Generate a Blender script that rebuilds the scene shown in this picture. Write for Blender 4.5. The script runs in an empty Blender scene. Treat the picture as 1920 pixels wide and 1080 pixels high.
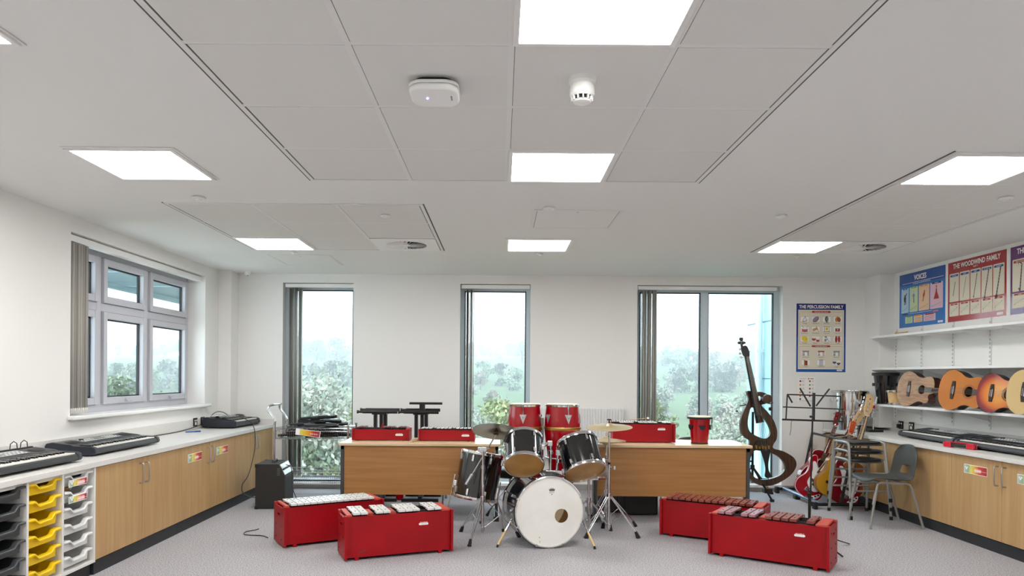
import bpy, math, random
from mathutils import Vector, Matrix
random.seed(7)
PI=math.pi; sc=bpy.context.scene; COL=sc.collection
V=Vector
# ---------- camera calibration: turns a pixel of the 1920x1080 photo into a point on a known plane
F=1320.;CH=1.366;CX,CY,ROLL=939.,705.,.0072
def _d(u,v):
    a=u-CX;b=v-CY
    return a+ROLL*b,b-ROLL*a
def onY(u,v,Y): a,b=_d(u,v); return V((a/F*Y,Y,CH-b/F*Y))
def onX(u,v,X): a,b=_d(u,v); Y=X*F/a; return V((X,Y,CH-b/F*Y))
def onZ(u,v,Z): a,b=_d(u,v); Y=(CH-Z)*F/b; return V((a/F*Y,Y,Z))
# ---------- colour and materials
def lin(h):
    if isinstance(h,str):
        h=h.lstrip('#'); h=[int(h[i:i+2],16)/255 for i in (0,2,4)]
    return tuple((c/12.92 if c<=.04045 else ((c+.055)/1.055)**2.4) for c in h)+(1.,)
MATS={}
def dk(h,f):
    out='#'
    for i in (1,3,5):
        c=int(h[i:i+2],16)/255; l=c/12.92 if c<=.04045 else ((c+.055)/1.055)**2.4; l*=f; c=l*12.92 if l<.0031308 else 1.055*l**(1/2.4)-.055; out+='%02x'%max(0,min(255,round(c*255)))
    return out
def mat(name,col,rough=.5,metal=0.,coat=0.,col2=None,nscale=8.,stretch=(1,1,1),detail=4.,lo=.35,hi=.65,bump=0.,bscale=None,emit=None,estr=1.,spec=.5,rot=None,dist=0.,alpha=1.):
    if name in MATS: return MATS[name]
    m=bpy.data.materials.new(name); m.use_nodes=True; nt=m.node_tree; N=nt.nodes; L=nt.links
    p=N['Principled BSDF']
    p.inputs['Base Color'].default_value=lin(col); p.inputs['Roughness'].default_value=rough
    p.inputs['Metallic'].default_value=metal; p.inputs['Coat Weight'].default_value=coat
    p.inputs['Coat Roughness'].default_value=.08
    p.inputs['Specular IOR Level'].default_value=spec
    if col2 or bump:
        tc=N.new('ShaderNodeTexCoord'); mp=N.new('ShaderNodeMapping'); mp.inputs['Scale'].default_value=stretch
        if rot: mp.inputs['Rotation'].default_value=rot
        L.new(tc.outputs['Object'],mp.inputs['Vector'])
        nz=N.new('ShaderNodeTexNoise'); nz.inputs['Scale'].default_value=nscale; nz.inputs['Detail'].default_value=detail; nz.inputs['Distortion'].default_value=dist
        L.new(mp.outputs[0],nz.inputs['Vector'])
        if col2:
            r=N.new('ShaderNodeValToRGB'); r.color_ramp.elements[0].position=lo; r.color_ramp.elements[1].position=hi
            r.color_ramp.elements[0].color=lin(col); r.color_ramp.elements[1].color=lin(col2)
            L.new(nz.outputs['Fac'],r.inputs[0]); L.new(r.outputs[0],p.inputs['Base Color'])
        if bump:
            b=N.new('ShaderNodeBump'); b.inputs['Strength'].default_value=bump; b.inputs['Distance'].default_value=.004
            if bscale:
                n2=N.new('ShaderNodeTexNoise'); n2.inputs['Scale'].default_value=bscale; L.new(mp.outputs[0],n2.inputs['Vector']); L.new(n2.outputs['Fac'],b.inputs['Height'])
            else: L.new(nz.outputs['Fac'],b.inputs['Height'])
            L.new(b.outputs[0],p.inputs['Normal'])
    if emit:
        p.inputs['Emission Color'].default_value=lin(emit); p.inputs['Emission Strength'].default_value=estr
    MATS[name]=m; return m
def ramp_mat(name,stops,axis=0,rough=.4):
    """colour bands printed along one axis of the object's own box"""
    m=bpy.data.materials.new(name); m.use_nodes=True; N=m.node_tree.nodes; L=m.node_tree.links; p=N['Principled BSDF']; p.inputs['Roughness'].default_value=rough
    tc=N.new('ShaderNodeTexCoord'); sx=N.new('ShaderNodeSeparateXYZ'); L.new(tc.outputs['Generated'],sx.inputs[0])
    r=N.new('ShaderNodeValToRGB'); e=r.color_ramp.elements
    while len(e)<len(stops): e.new(.5)
    for k,(pos,c) in enumerate(stops): e[k].position=pos; e[k].color=lin(c)
    L.new(sx.outputs[axis],r.inputs[0]); L.new(r.outputs[0],p.inputs['Base Color']); MATS[name]=m; return m
def sunburst_mat():
    m=bpy.data.materials.new('sunburst'); m.use_nodes=True; N=m.node_tree.nodes; L=m.node_tree.links; p=N['Principled BSDF']
    p.inputs['Roughness'].default_value=.2; p.inputs['Coat Weight'].default_value=.4
    tc=N.new('ShaderNodeTexCoord'); mp=N.new('ShaderNodeMapping'); mp.inputs['Location'].default_value=(-.22*2.9/.62,0,0); mp.inputs['Scale'].default_value=(2.9/.72,5.0,0)
    mp.inputs['Location'].default_value=(-.21*2.9/.72,0,0)
    g=N.new('ShaderNodeTexGradient'); g.gradient_type='SPHERICAL'; L.new(tc.outputs['Object'],mp.inputs[0]); L.new(mp.outputs[0],g.inputs[0])
    r=N.new('ShaderNodeValToRGB'); e=r.color_ramp.elements
    for k,(pos,c) in enumerate([(0.05,'#3a0a1a'),(.22,'#8c1a12'),(.42,'#d0701c'),(.7,'#d9922e')]):
        if k>1: e.new(pos)
    for k,(pos,c) in enumerate([(0.05,'#3a0a1a'),(.22,'#8c1a12'),(.42,'#d0701c'),(.7,'#d9922e')]): e[k].position=pos; e[k].color=lin(c)
    L.new(g.outputs['Fac'],r.inputs[0]); L.new(r.outputs[0],p.inputs['Base Color']); MATS['sunburst']=m; return m
def glass_mat(name,tint,refl=.08):
    m=bpy.data.materials.new(name); m.use_nodes=True; N=m.node_tree.nodes; L=m.node_tree.links
    for n in list(N): N.remove(n)
    o=N.new('ShaderNodeOutputMaterial'); t=N.new('ShaderNodeBsdfTransparent'); t.inputs[0].default_value=lin(tint)
    g=N.new('ShaderNodeBsdfGlossy'); g.inputs['Roughness'].default_value=.02; fr=N.new('ShaderNodeFresnel'); ge=N.new('ShaderNodeNewGeometry'); mr=N.new('ShaderNodeMapRange'); mr.inputs['To Min'].default_value=1.45; mr.inputs['To Max'].default_value=1/1.45; L.new(ge.outputs['Backfacing'],mr.inputs['Value']); L.new(mr.outputs[0],fr.inputs[0])
    mx=N.new('ShaderNodeMixShader'); L.new(fr.outputs[0],mx.inputs[0]); L.new(t.outputs[0],mx.inputs[1]); L.new(g.outputs[0],mx.inputs[2]); L.new(mx.outputs[0],o.inputs[0]); MATS[name]=m; return m
# ---------- frames
def fr(o,x,y,z): 
    M=Matrix.Identity(4)
    for i,a in enumerate((x,y,z)):
        for j in range(3): M[j][i]=a[j]
    for j in range(3): M[j][3]=o[j]
    return M
def tr(x=0,y=0,z=0): return Matrix.Translation((x,y,z))
def rz(a): return Matrix.Rotation(a,4,'Z')
def rx(a): return Matrix.Rotation(a,4,'X')
def ry(a): return Matrix.Rotation(a,4,'Y')
def zto(d,o=(0,0,0)):
    return tr(*o)@V(d).normalized().to_track_quat('Z','Y').to_matrix().to_4x4()
XZ=fr((0,0,0),(1,0,0),(0,0,1),(0,-1,0))   # draws in x,z, faces -Y
FACE_L=fr((0,0,0),(0,-1,0),(0,0,1),(-1,0,0)) # on the right wall: reads towards -X
def crv(pts,n=6,closed=True):
    out=[];N=len(pts)
    rng=range(N) if closed else range(N-1)
    for i in rng:
        if closed: p=[V(pts[(i+k)%N]) for k in (-1,0,1,2)]
        else: p=[V(pts[min(max(i+k,0),N-1)]) for k in (-1,0,1,2)]
        for j in range(n):
            t=j/n
            out.append(.5*((2*p[1])+(p[2]-p[0])*t+(2*p[0]-5*p[1]+4*p[2]-p[3])*t*t+(3*p[1]-p[0]-3*p[2]+p[3])*t**3))
    if not closed: out.append(V(pts[-1]))
    return out
class G:
    def __init__(s,M=None): s.v=[];s.f=[];s.m=[];s.M=M or Matrix.Identity(4)
    def add(s,vs,fs,mi=0,M=None):
        T=s.M@M if M is not None else s.M; b=len(s.v)
        s.v+=[T@V(p) for p in vs]; s.f+=[[b+i for i in f] for f in fs]; s.m+=[mi]*len(fs) if isinstance(mi,int) else list(mi); return s
    def box(s,x0,x1,y0,y1,z0,z1,mi=0,M=None):
        vs=[(x,y,z) for z in (z0,z1) for y in (y0,y1) for x in (x0,x1)]
        return s.add(vs,[(0,2,3,1),(4,5,7,6),(0,1,5,4),(2,6,7,3),(0,4,6,2),(1,3,7,5)],mi,M)
    def beam(s,p0,p1,w,h,mi=0,up=(0,0,1),M=None):
        p0=V(p0);p1=V(p1);x=(p1-p0);L=x.length;x.normalize();u=V(up)
        if abs(x.dot(u))>.98: u=V((0,1,0))
        y=u.cross(x).normalized();z=x.cross(y)
        T=fr(p0,x,y,z); 
        if M is not None: T=M@T
        return s.box(0,L,-w/2,w/2,-h/2,h/2,mi,T)
    def tube(s,pts,r,n=8,mi=0,closed=False,M=None,caps=True):
        P=[V(p) for p in pts];K=len(P);R=r if isinstance(r,(list,tuple)) else [r]*K
        vs=[];fs=[];prev=None
        for i in range(K):
            if closed: t=(P[(i+1)%K]-P[i-1])
            else: t=P[min(i+1,K-1)]-P[max(i-1,0)]
            if t.length<1e-9: t=V((0,0,1))
            t.normalize()
            if prev is None:
                a=V((0,0,1)) if abs(t.z)<.9 else V((1,0,0)); nrm=t.cross(a).normalized()
            else:
                nrm=prev-t*prev.dot(t)
                if nrm.length<1e-6: nrm=t.orthogonal()
                nrm.normalize()
            prev=nrm;b=t.cross(nrm)
            for k in range(n):
                a=2*PI*k/n; vs.append(P[i]+(nrm*math.cos(a)+b*math.sin(a))*R[i])
        for i in range(K if closed else K-1):
            j=(i+1)%K
            for k in range(n): fs.append((i*n+k,i*n+(k+1)%n,j*n+(k+1)%n,j*n+k))
        if caps and not closed: fs+= [tuple(range(n))[::-1],tuple((K-1)*n+k for k in range(n))]
        return s.add(vs,fs,mi,M)
    def cyl(s,p0,p1,r,n=12,mi=0,M=None): return s.tube([p0,p1],r,n,mi,M=M)
    def lathe(s,prof,n=32,mi=0,M=None,closed=False):
        vs=[];fs=[];idx=[]
        for r,z in prof:
            if r<1e-6: idx.append([len(vs)]);vs.append((0,0,z))
            else:
                idx.append(list(range(len(vs),len(vs)+n)))
                vs+=[(r*math.cos(2*PI*k/n),r*math.sin(2*PI*k/n),z) for k in range(n)]
        rng=len(idx) if closed else len(idx)-1
        for i in range(rng):
            a,b=idx[i],idx[(i+1)%len(idx)]
            for k in range(n):
                q=[a[k%len(a)],a[(k+1)%n%len(a)],b[(k+1)%n%len(b)],b[k%len(b)]]
                o=[]
                for x in q:
                    if x not in o: o.append(x)
                if len(o)>2: fs.append(o)
        return s.add(vs,fs,mi,M)
    def mesh(s,me,mi=0,M=None):
        return s.add([v.co.copy() for v in me.vertices],[list(p.vertices) for p in me.polygons],mi,M)
    def poly(s,loops,d,mi=0,M=None,bevel=0.):
        """2D outline(s) (later ones are holes) given real thickness d, from z=0 to z=d"""
        cu=bpy.data.curves.new('t','CURVE'); cu.dimensions='2D'; cu.fill_mode='BOTH'; cu.extrude=max(d/2-bevel,0.); cu.bevel_depth=bevel; cu.bevel_resolution=2
        if bevel: cu.offset=-bevel
        for lp in loops:
            sp=cu.splines.new('POLY'); sp.points.add(len(lp)-1)
            for i,p in enumerate(lp): sp.points[i].co=(p[0],p[1],0,1)
            sp.use_cyclic_u=True
        ob=bpy.data.objects.new('t',cu); me=ob.to_mesh()
        T=tr(0,0,d/2); s.mesh(me,mi,(M@T) if M is not None else T)
        ob.to_mesh_clear(); bpy.data.objects.remove(ob); bpy.data.curves.remove(cu); return s
    def text(s,txt,size,mi=0,M=None,d=.0006,align='CENTER',sx=1.,bold=0.):
        cu=bpy.data.curves.new('t','FONT'); cu.body=txt; cu.size=size; cu.align_x=align; cu.extrude=d/2; cu.resolution_u=2; cu.offset=bold
        ob=bpy.data.objects.new('t',cu); me=ob.to_mesh()
        T=Matrix.Diagonal((sx,1,1,1)); s.mesh(me,mi,(M@T) if M is not None else T)
        ob.to_mesh_clear(); bpy.data.objects.remove(ob); bpy.data.curves.remove(cu); return s
    def build(s,name,mats,parent=None,bev=0.,smooth=35,solid=0.,sub=0,seg=2,world=False,flip=False):
        me=bpy.data.meshes.new(name)
        vs=s.v
        if world and parent is not None:
            I=parent.matrix_basis.inverted()
            if parent.parent: I=I@parent.parent.matrix_basis.inverted()
            vs=[I@p for p in vs]
        me.from_pydata([tuple(p) for p in vs],[],s.f)
        for m in (mats if isinstance(mats,(list,tuple)) else [mats]): me.materials.append(m)
        me.polygons.foreach_set('material_index',s.m)
        me.validate()
        import bmesh
        bm=bmesh.new(); bm.from_mesh(me); bmesh.ops.recalc_face_normals(bm,faces=bm.faces); bm.to_mesh(me); bm.free()
        if smooth:
            me.polygons.foreach_set('use_smooth',[True]*len(me.polygons))
            me.set_sharp_from_angle(angle=math.radians(smooth))
        me.update()
        o=bpy.data.objects.new(name,me); COL.objects.link(o)
        if parent is not None: o.parent=parent
        if solid: q=o.modifiers.new('s','SOLIDIFY'); q.thickness=solid; q.offset=0
        if bev: q=o.modifiers.new('b','BEVEL'); q.width=bev; q.segments=seg; q.limit_method='ANGLE'; q.angle_limit=math.radians(40); q.harden_normals=True
        if sub: q=o.modifiers.new('u','SUBSURF'); q.levels=sub; q.render_levels=sub
        return o
def tag(o,label=None,cat=None,group=None,kind=None):
    if label: o['label']=label
    if cat: o['category']=cat
    if group: o['group']=group
    if kind: o['kind']=kind
    return o
def thing(name,label,cat,loc=(0,0,0),r=0.,group=None,M=None):
    o=bpy.data.objects.new(name,None); COL.objects.link(o); o.empty_display_size=.05
    o.matrix_basis=M if M is not None else tr(*loc)@rz(r)
    return tag(o,label,cat,group)
def dup(root,label,M=None,loc=None,r=0.,group=None):
    def cp(o,par):
        c=o.copy(); COL.objects.link(c); c.parent=par
        for ch in kids.get(o.name,[]): cp(ch,c)
        return c
    kids={}
    for o in root.children_recursive: kids.setdefault(o.parent.name,[]).append(o)
    c=cp(root,None); c.matrix_basis=M if M is not None else tr(*loc)@rz(r)
    c['label']=label
    if group: c['group']=group
    return c
def struct(name,g,mats,**k): return tag(g.build(name,mats,**k),kind='structure')
# ---------- palette
WALL=mat('wall_paint','#ecebe8',.75,bump=.02,nscale=60)
CEIL=mat('ceiling_paint','#e5e5e3',.8)
TILE=mat('ceiling_tile','#dcdbd8',.85,bump=.05,nscale=150)
TBAR=mat('white_metal_bar','#dfdedc',.5)
GAP=mat('shadow_gap','#5a5854',.9)
CARPET=mat('carpet','#828083',.95,col2='#bab7ba',nscale=110,detail=5,lo=.36,hi=.64,bump=.6,spec=.1)
WHITE=mat('white_gloss','#efefed',.35); WMET=mat('white_metal','#e6e6e5',.35)
MEL=mat('white_melamine','#dedcd8',.45); WTOP=mat('worktop_grey','#d3d1cd',.4,col2='#dbd9d5',nscale=90)
PLINTH=mat('black_plinth',dk('#2a2b2f',0.7),.5)
OAK=mat('oak_door',dk('#c69c66',.76),.45,col2=dk('#d6b07c',.76),nscale=3.,stretch=(9,9,.55),detail=6,lo=.3,hi=.7)
BEECH=mat('desk_wood',dk('#b07c44',.80),.42,col2=dk('#c48e55',.80),nscale=2.2,stretch=(.6,5,16),detail=6,lo=.3,hi=.7)
DTOP=mat('desk_top',dk('#ead4ae',0.85),.25,col2=dk('#dfc396',0.85),nscale=3.,stretch=(.6,9,9),detail=5)
ALU=mat('aluminium_frame','#a9adb3',.38,metal=.35); DALU=mat('dark_gasket','#1e2226',.5)
BGAL=mat('blue_grey_frame','#bccad3',.4)
CHROME=mat('chrome','#dcdcdd',.12,metal=1.); STEEL=mat('brushed_steel','#b9b9b8',.3,metal=1.)
BLACK=mat('black_plastic',dk('#1c1c1e',0.7),.42); BLKG=mat('black_gloss','#0f0f11',.1,coat=.6); RUB=mat('black_rubber','#151515',.8)
BMET=mat('black_metal','#191919',.38,metal=.2); NAVY=mat('dark_blue_plastic',dk('#2b2f3c',0.7),.38)
RED=mat('red_paint','#a00010',.42,col2='#8e000c',nscale=2.5,lo=.3,hi=.7,spec=.3); ORED=mat('orange_red_block',dk('#d65440',0.75),.45,col2=dk('#cc4434',0.75),nscale=12,stretch=(1,8,1))
DRED=mat('deep_red_gloss','#9c0010',.14,coat=.4,spec=.4); CREAM=mat('cream_skin','#e3dac2',.6); GOLD=mat('gold_metal','#b8934e',.3,metal=.9)
BARM=mat('metal_bar','#dcdcda',.38,metal=.15,col2='#cfcfcd',nscale=30,stretch=(1,6,1)); BARW=mat('rosewood_bar',dk('#8f3b33',0.7),.3,col2=dk('#a2503f',0.7),nscale=10,stretch=(1,12,1),coat=.2)
BARP=mat('window_sheen_bar',dk('#b98b93',0.8),.3,col2=dk('#a87480',0.8),nscale=10,stretch=(1,12,1),coat=.3)  # rosewood with the pink window reflection put into its colour
GREYP=mat('grey_poly',dk('#525552',0.6),.55,bump=.1,nscale=300); GTUBE=mat('grey_tube',dk('#a7a6a2',0.75),.35,metal=.2)
SLAT=mat('blind_fabric','#c6c3bb',.8); SLAT2=mat('blind_fabric_dark','#a3a09a',.8); CHAIN=mat('blind_chain','#e8e6df',.5)
PAPER=mat('white_paper','#efefef',.6); INK=mat('ink','#222222',.6)
LIGHT=mat('light_diffuser','#ffffff',.5,emit='#fffdfa',estr=21.)
# ================= ROOM =================
XL,XR,YB,YF,ZC=-3.315,4.55,8.48,-1.6,2.58
struct('floor',G().box(XL-.3,XR+.2,YF-.1,YB+.2,-.2,0),CARPET)
struct('ceiling',G().box(XL-.3,XR+.3,YF-.1,YB+.3,ZC,ZC+.15),CEIL)
struct('wall_right',G().box(XR,XR+.2,YF-.1,YB+.25,0,ZC),WALL)
struct('wall_front',G().box(XL-.3,XR+.2,YF-.2,YF,0,ZC),WALL)
def wallx(name,holes):  # wall on the left, thick .26, with opening
    g=G(); y0,y1,z0,z1=holes; a,b=XL-.26,XL
    g.box(a,b,YF-.1,y0,0,ZC).box(a,b,y1,YB+.25,0,ZC).box(a,b,y0,y1,0,z0).box(a,b,y0,y1,z1,ZC); return struct(name,g,WALL)
LW=(5.42,7.885,1.03,2.455); wallx('wall_left',LW)
W=[(-2.63,-1.782),(-.495,.352),(1.64,3.39)]; WZ0,WZ1=.075,2.473
g=G(); xs=XL-.26
for a,b in W:
    g.box(xs,a,YB,YB+.22,0,ZC); g.box(a,b,YB,YB+.22,0,WZ0); g.box(a,b,YB,YB+.22,WZ1,ZC); xs=b
g.box(xs,XR+.2,YB,YB+.22,0,ZC); struct('wall_back',g,WALL)
struct('trim_1',G().box(XL,-3.165,8.25,YB,.8,ZC),WALL,bev=.003)
struct('trim_2',G().box(4.38,XR,8.15,YB,.8,ZC),WALL,bev=.003)
BASE=mat('skirting_grey','#9c9a98',.5)
g=G(); xs=-2.7
struct('baseboard_back',G().box(-2.7,3.86,YB-.016,YB,0,.07),BASE,bev=.004)
struct('baseboard_left',G().box(XL,XL+.016,YF,2.9,0,.09),BASE,bev=.004)
struct('baseboard_right',G().box(XR-.016,XR,YF,2.9,0,.09),BASE,bev=.004)
# ---------- windows
GLS=glass_mat('window_glass','#eef5f5')
def win_back(i,x0,x1,mull=None,fl=.05,frr=.05):
    y=YB+.115
    w=thing('window_%d'%i,None,None,((x0+x1)/2,y,WZ0)); w['kind']='structure'
    g=G()
    g.box(x0,x0+fl,y,y+.07,WZ0,WZ1); g.box(x1-frr,x1,y,y+.07,WZ0,WZ1); g.box(x0+fl,x1-frr,y+.001,y+.069,WZ0,WZ0+.05); g.box(x0+fl,x1-frr,y+.001,y+.069,WZ1-.075,WZ1)
    if mull: g.box(mull-.045,mull+.045,y-.02,y+.07,WZ0+.05,WZ1-.075)
    g.build('window_frame',BGAL,w,bev=.004,world=True)
    g=G(); cells=[(x0+fl,(mull-.045) if mull else x1-frr)]+([(mull+.045,x1-frr)] if mull else [])
    for a,b in cells:
        for q in ((a,a+.012,WZ0+.05,WZ1-.075),(b-.012,b,WZ0+.05,WZ1-.075),(a,b,WZ1-.087,WZ1-.075),(a,b,WZ0+.05,WZ0+.062)): g.box(q[0],q[1],y-.004,y+.03,q[2],q[3])
    g.build('gasket',DALU,w,world=True)
    for a,b in cells: G().box(a,b,y+.03,y+.036,WZ0+.05,WZ1-.075).build('pane',GLS,w,world=True,smooth=0)
    G().box(x0-.0,x1+.0,YB-.03,YB+.115,WZ0-.03,WZ0+.006).build('window_sill',WHITE,w,world=True,bev=.006)
win_back(2,*W[0],fl=.11,frr=.02); win_back(3,*W[1]); win_back(4,*W[2],mull=2.475,fl=.05,frr=.07)
# left casement window
y0,y1,z0,z1=LW; X=XL-.215
w=thing('window_1',None,None,(X,(y0+y1)/2,z0)); w['kind']='structure'
ms=[y0,6.14,6.955,y1]; zt=1.945
FRM=mat('silver_frame','#bcbcc3',.4)
g=G(); g.box(X-.045,X+.02,y0+.05,y1-.06,z0,z0+.06).box(X-.045,X+.02,y0+.05,y1-.06,z1-.075,z1).box(X-.044,X+.021,y0,y0+.05,z0,z1).box(X-.044,X+.021,y1-.06,y1,z0,z1)
for m in ms[1:3]: g.box(X-.044,X+.021,m-.035,m+.035,z0+.06,z1-.075)
for a_,b_ in ((y0+.05,ms[1]-.035),(ms[1]+.035,ms[2]-.035),(ms[2]+.035,y1-.06)): g.box(X-.045,X+.02,a_,b_,zt-.035,zt+.035)
g.build('window_frame',FRM,w,world=True,bev=.003)
for i in range(3):
    a=ms[i]+(.05 if i==0 else .035); b=ms[i+1]-(.06 if i==2 else .035)
    for (c,d) in ((z0+.06,zt-.035),(zt+.035,z1-.075)):
        s=.062; g=G()
        g.box(X-.01,X+.044,a+s,b-s,c+.004,c+s).box(X-.01,X+.044,a+s,b-s,d-s,d-.004).box(X-.01,X+.045,a+.004,a+s,c+.004,d-.004).box(X-.01,X+.045,b-s,b-.004,c+.004,d-.004)
        o=g.build('casement_sash',FRM,w,world=True,bev=.004)
        g=G()
        for q in ((a+s,a+s+.014,c+s,d-s),(b-s-.014,b-s,c+s,d-s),(a+s,b-s,c+s,c+s+.01),(a+s,b-s,d-s-.012,d-s)): g.box(X-.016,X+.004,q[0],q[1],q[2],q[3])
        g.build('gasket',DALU,o,world=True)
        G().box(X-.012,X-.006,a+s,b-s,c+s,d-s).build('pane',GLS,w,world=True,smooth=0)
        if c<1.3 and i>0:
            ym=(a+b)/2+.02; h=G().box(X+.045,X+.062,ym-.04,ym+.04,c+.015,c+.045).tube([(X+.062,ym,c+.03),(X+.09,ym,c+.03),(X+.095,ym-.02,c+.03),(X+.095,ym-.1,c+.026)],.009,8)
            h.build('window_handle',FRM,o,world=True)
G().box(XL-.17,XL+.06,y0-.03,y1+.05,z0-.03,z0+.004).build('window_sill',WHITE,w,world=True,bev=.012,seg=3)
# ---------- vertical blinds
def blind(label,axis,plane,a,b,s0,s1,ztop,zbot,n,head,chainy=True):
    t=thing('vertical_blind',label,'blind',((plane,a,zbot) if axis=='y' else (a,plane,zbot)),group=None)
    g=G()
    if axis=='y': g.box(plane-.03,plane+.03,a,b,ztop,ztop+head)
    else: g.box(a,b,plane-.03,plane+.03,ztop,ztop+head)
    g.build('headrail',WHITE,t,world=True,bev=.003)
    for k in range(n):
        q=s0+(s1-s0)*(k+.5)/n; g=G(); wd=.047; an=(.10 if k%3 else -.14)+random.uniform(-.05,.05)
        # each louvre hangs turned side-on, slightly bowed
        if axis=='y': T=tr(plane,q,0)@rz(an)
        else: T=tr(q,plane,0)@rz(PI/2+an)
        pts=[(-wd,0),(-wd*.5,.004),(0,.006),(wd*.5,.004),(wd,0)]
        vs=[(x,y,z) for z in (zbot+.03,ztop-.01) for x,y in pts]; g.add(vs,[(i,i+1,i+6,i+5) for i in range(4)],0,T)
        l=g.build('louvre',SLAT if k%2 else SLAT2,t,world=True,solid=.001)
        G().box(-wd,wd,-.003,.003,zbot+.012,zbot+.03,0,T).build('bottom_weight',CHAIN,l,world=True)
    for e in (-.037,.037):
        g=G()
        pts=[]
        for k in range(n):
            q=s0+(s1-s0)*(k+.5)/n; pts.append((q,zbot+.02))
            if k<n-1: pts.append((q+(s1-s0)*.5/n,zbot-.012))
        g.tube([((plane+e,p,z) if axis=='y' else (p,plane+e,z)) for p,z in pts],.0022,5)
        g.build('link_chain',CHAIN,t,world=True)
blind('grey vertical blind drawn to the left of the casement window in the left wall','y',XL-.055,LW[0]+.005,LW[1]-.04,5.45,5.68,2.392,1.06,13,.052)
blind('grey vertical blind bunched at the left of the back window behind the wire trolley','x',YB+.05,W[0][0]+.02,W[0][1]-.0,-2.56,-2.40,2.42,.12,8,.045)
blind('grey vertical blind bunched in the narrow middle back window','x',YB+.05,W[1][0]+.01,W[1][1]-.01,-.42,-.325,2.42,.12,6,.045)
blind('grey vertical blind gathered at the left of the wide back window','x',YB+.05,W[2][0]+.01,W[2][1]-.06,1.69,1.89,2.42,.12,10,.045)
# ---------- ceiling zones: lay-in tiles, each with a shadow gap to the bars
def zone(i,x0,x1,y0,y1,xl,yl,skip):
    g=G(); g.box(x0,x1,y0,y1,ZC-.002,ZC,2)                                   # dark backing above gaps
    for (a,b,c,d) in ((x0-.018,x0+.006,y0-.018,y1+.018),(x1-.006,x1+.018,y0-.018,y1+.018),(x0+.006,x1-.006,y0-.018,y0+.006),(x0+.006,x1-.006,y1-.006,y1+.018)): g.box(a,b,c,d,ZC-.005,ZC,1)
    for (a,b,c,d) in ((x0-.027,x0-.0185,y0-.027,y1+.027),(x1+.0185,x1+.027,y0-.027,y1+.027)): g.box(a,b,c,d,ZC-.003,ZC,2)
    for x in xl[1:-1]: g.box(x-.012,x+.012,y0,y1,ZC-.0045,ZC,1)
    for y in yl[1:-1]: g.box(x0,x1,y-.012,y+.012,ZC-.0042,ZC,1)
    for a,b in zip(xl,xl[1:]):
        for c,d in zip(yl,yl[1:]):
            if any(abs((a+b)/2-p)<.25 and abs((c+d)/2-q)<.25 for p,q in skip): continue
            g.box(a+.0145,b-.012,c+.0145,d-.012,ZC-.004,ZC-.001,0)
    struct('trim_%d'%i,g,[TILE,TBAR,GAP],smooth=0)
def rg(a,s,n): return [a+s*k for k in range(n)]
LT=[]  # light cells (cx,cy)
big=[(.33,4.07),(.33,2.27),(.33,.47)]
zone(3,-1.175,1.205,.17,4.37,[-1.175,-.57,.03,.63,1.205],[.17,.77,1.37,1.97,2.57,3.17,3.77,4.37],big)
smallz=[(-2.085,6.51),(-.88,6.51)]
zone(4,-2.385,-.58,5.01,6.81,[-2.385,-1.783,-1.182,-.58],[5.01,5.61,6.21,6.81],smallz)
rz_=[(2.73,6.48),(3.33,6.48),(2.73,4.07)]
zone(5,2.43,3.63,3.77,6.78,[2.43,3.03,3.63],[3.77,4.37,4.97,5.57,6.18,6.78],rz_)
def light(cx,cy,label,rim=.0):
    t=thing('ceiling_light',label,'ceiling light',(cx,cy,ZC)); h=.295
    g=G()
    for a,b,c,d in ((-h,-h+.022,-h,h),(h-.022,h,-h,h),(-h+.022,h-.022,-h,-h+.022),(-h+.022,h-.022,h-.022,h)): g.box(a,b,c,d,-.014,-.0005)
    if rim:
        for a,b,c,d in ((-h-rim,-h,-h-rim,h+rim),(h,h+rim,-h-rim,h+rim),(-h,h,-h-rim,-h),(-h,h,h,h+rim)): g.box(a,b,c,d,-.006,-.0005)
    g.build('frame',WMET,t,bev=.002)
    G().box(-h+.02,h-.02,-h+.02,h-.02,-.009,-.003).build('diffuser',LIGHT,t,smooth=0)
for cx,cy,l,rm in [(.33,4.07,'square ceiling light at the far end of the large tiled ceiling panel',0),(.33,2.27,'large bright square ceiling light at the top of the picture, in the tiled panel',0),(.33,.47,'unseen square ceiling light added nearest the camera in the large tiled panel',0),  # nearest panel light is unseen, added for lighting
  (-2.07,4.08,'square ceiling light set alone in plaster, nearer of the two on the left',.012),(-2.07,2.3,'square ceiling light at the left edge of the picture, only its corner showing',.012),(-2.085,6.51,'square ceiling light in the far left corner of the small tiled ceiling panel',0),
  (.335,6.49,'square ceiling light set alone in plaster near the back wall, middle',.012),(2.73,6.48,'square ceiling light at the far end of the right tiled panel beside the air vent',0),(2.73,4.07,'square ceiling light at the near end of the right tiled panel',0),
  (2.73,2.0,'square ceiling light added out of view to the upper right',.012),(2.73,-.1,'square ceiling light added out of view behind the camera on the right',.012),(-2.07,.4,'square ceiling light added out of view behind the camera on the left',.012)]:  # these three lights are added out of view to light the room evenly
    light(cx,cy,l,rm)
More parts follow.
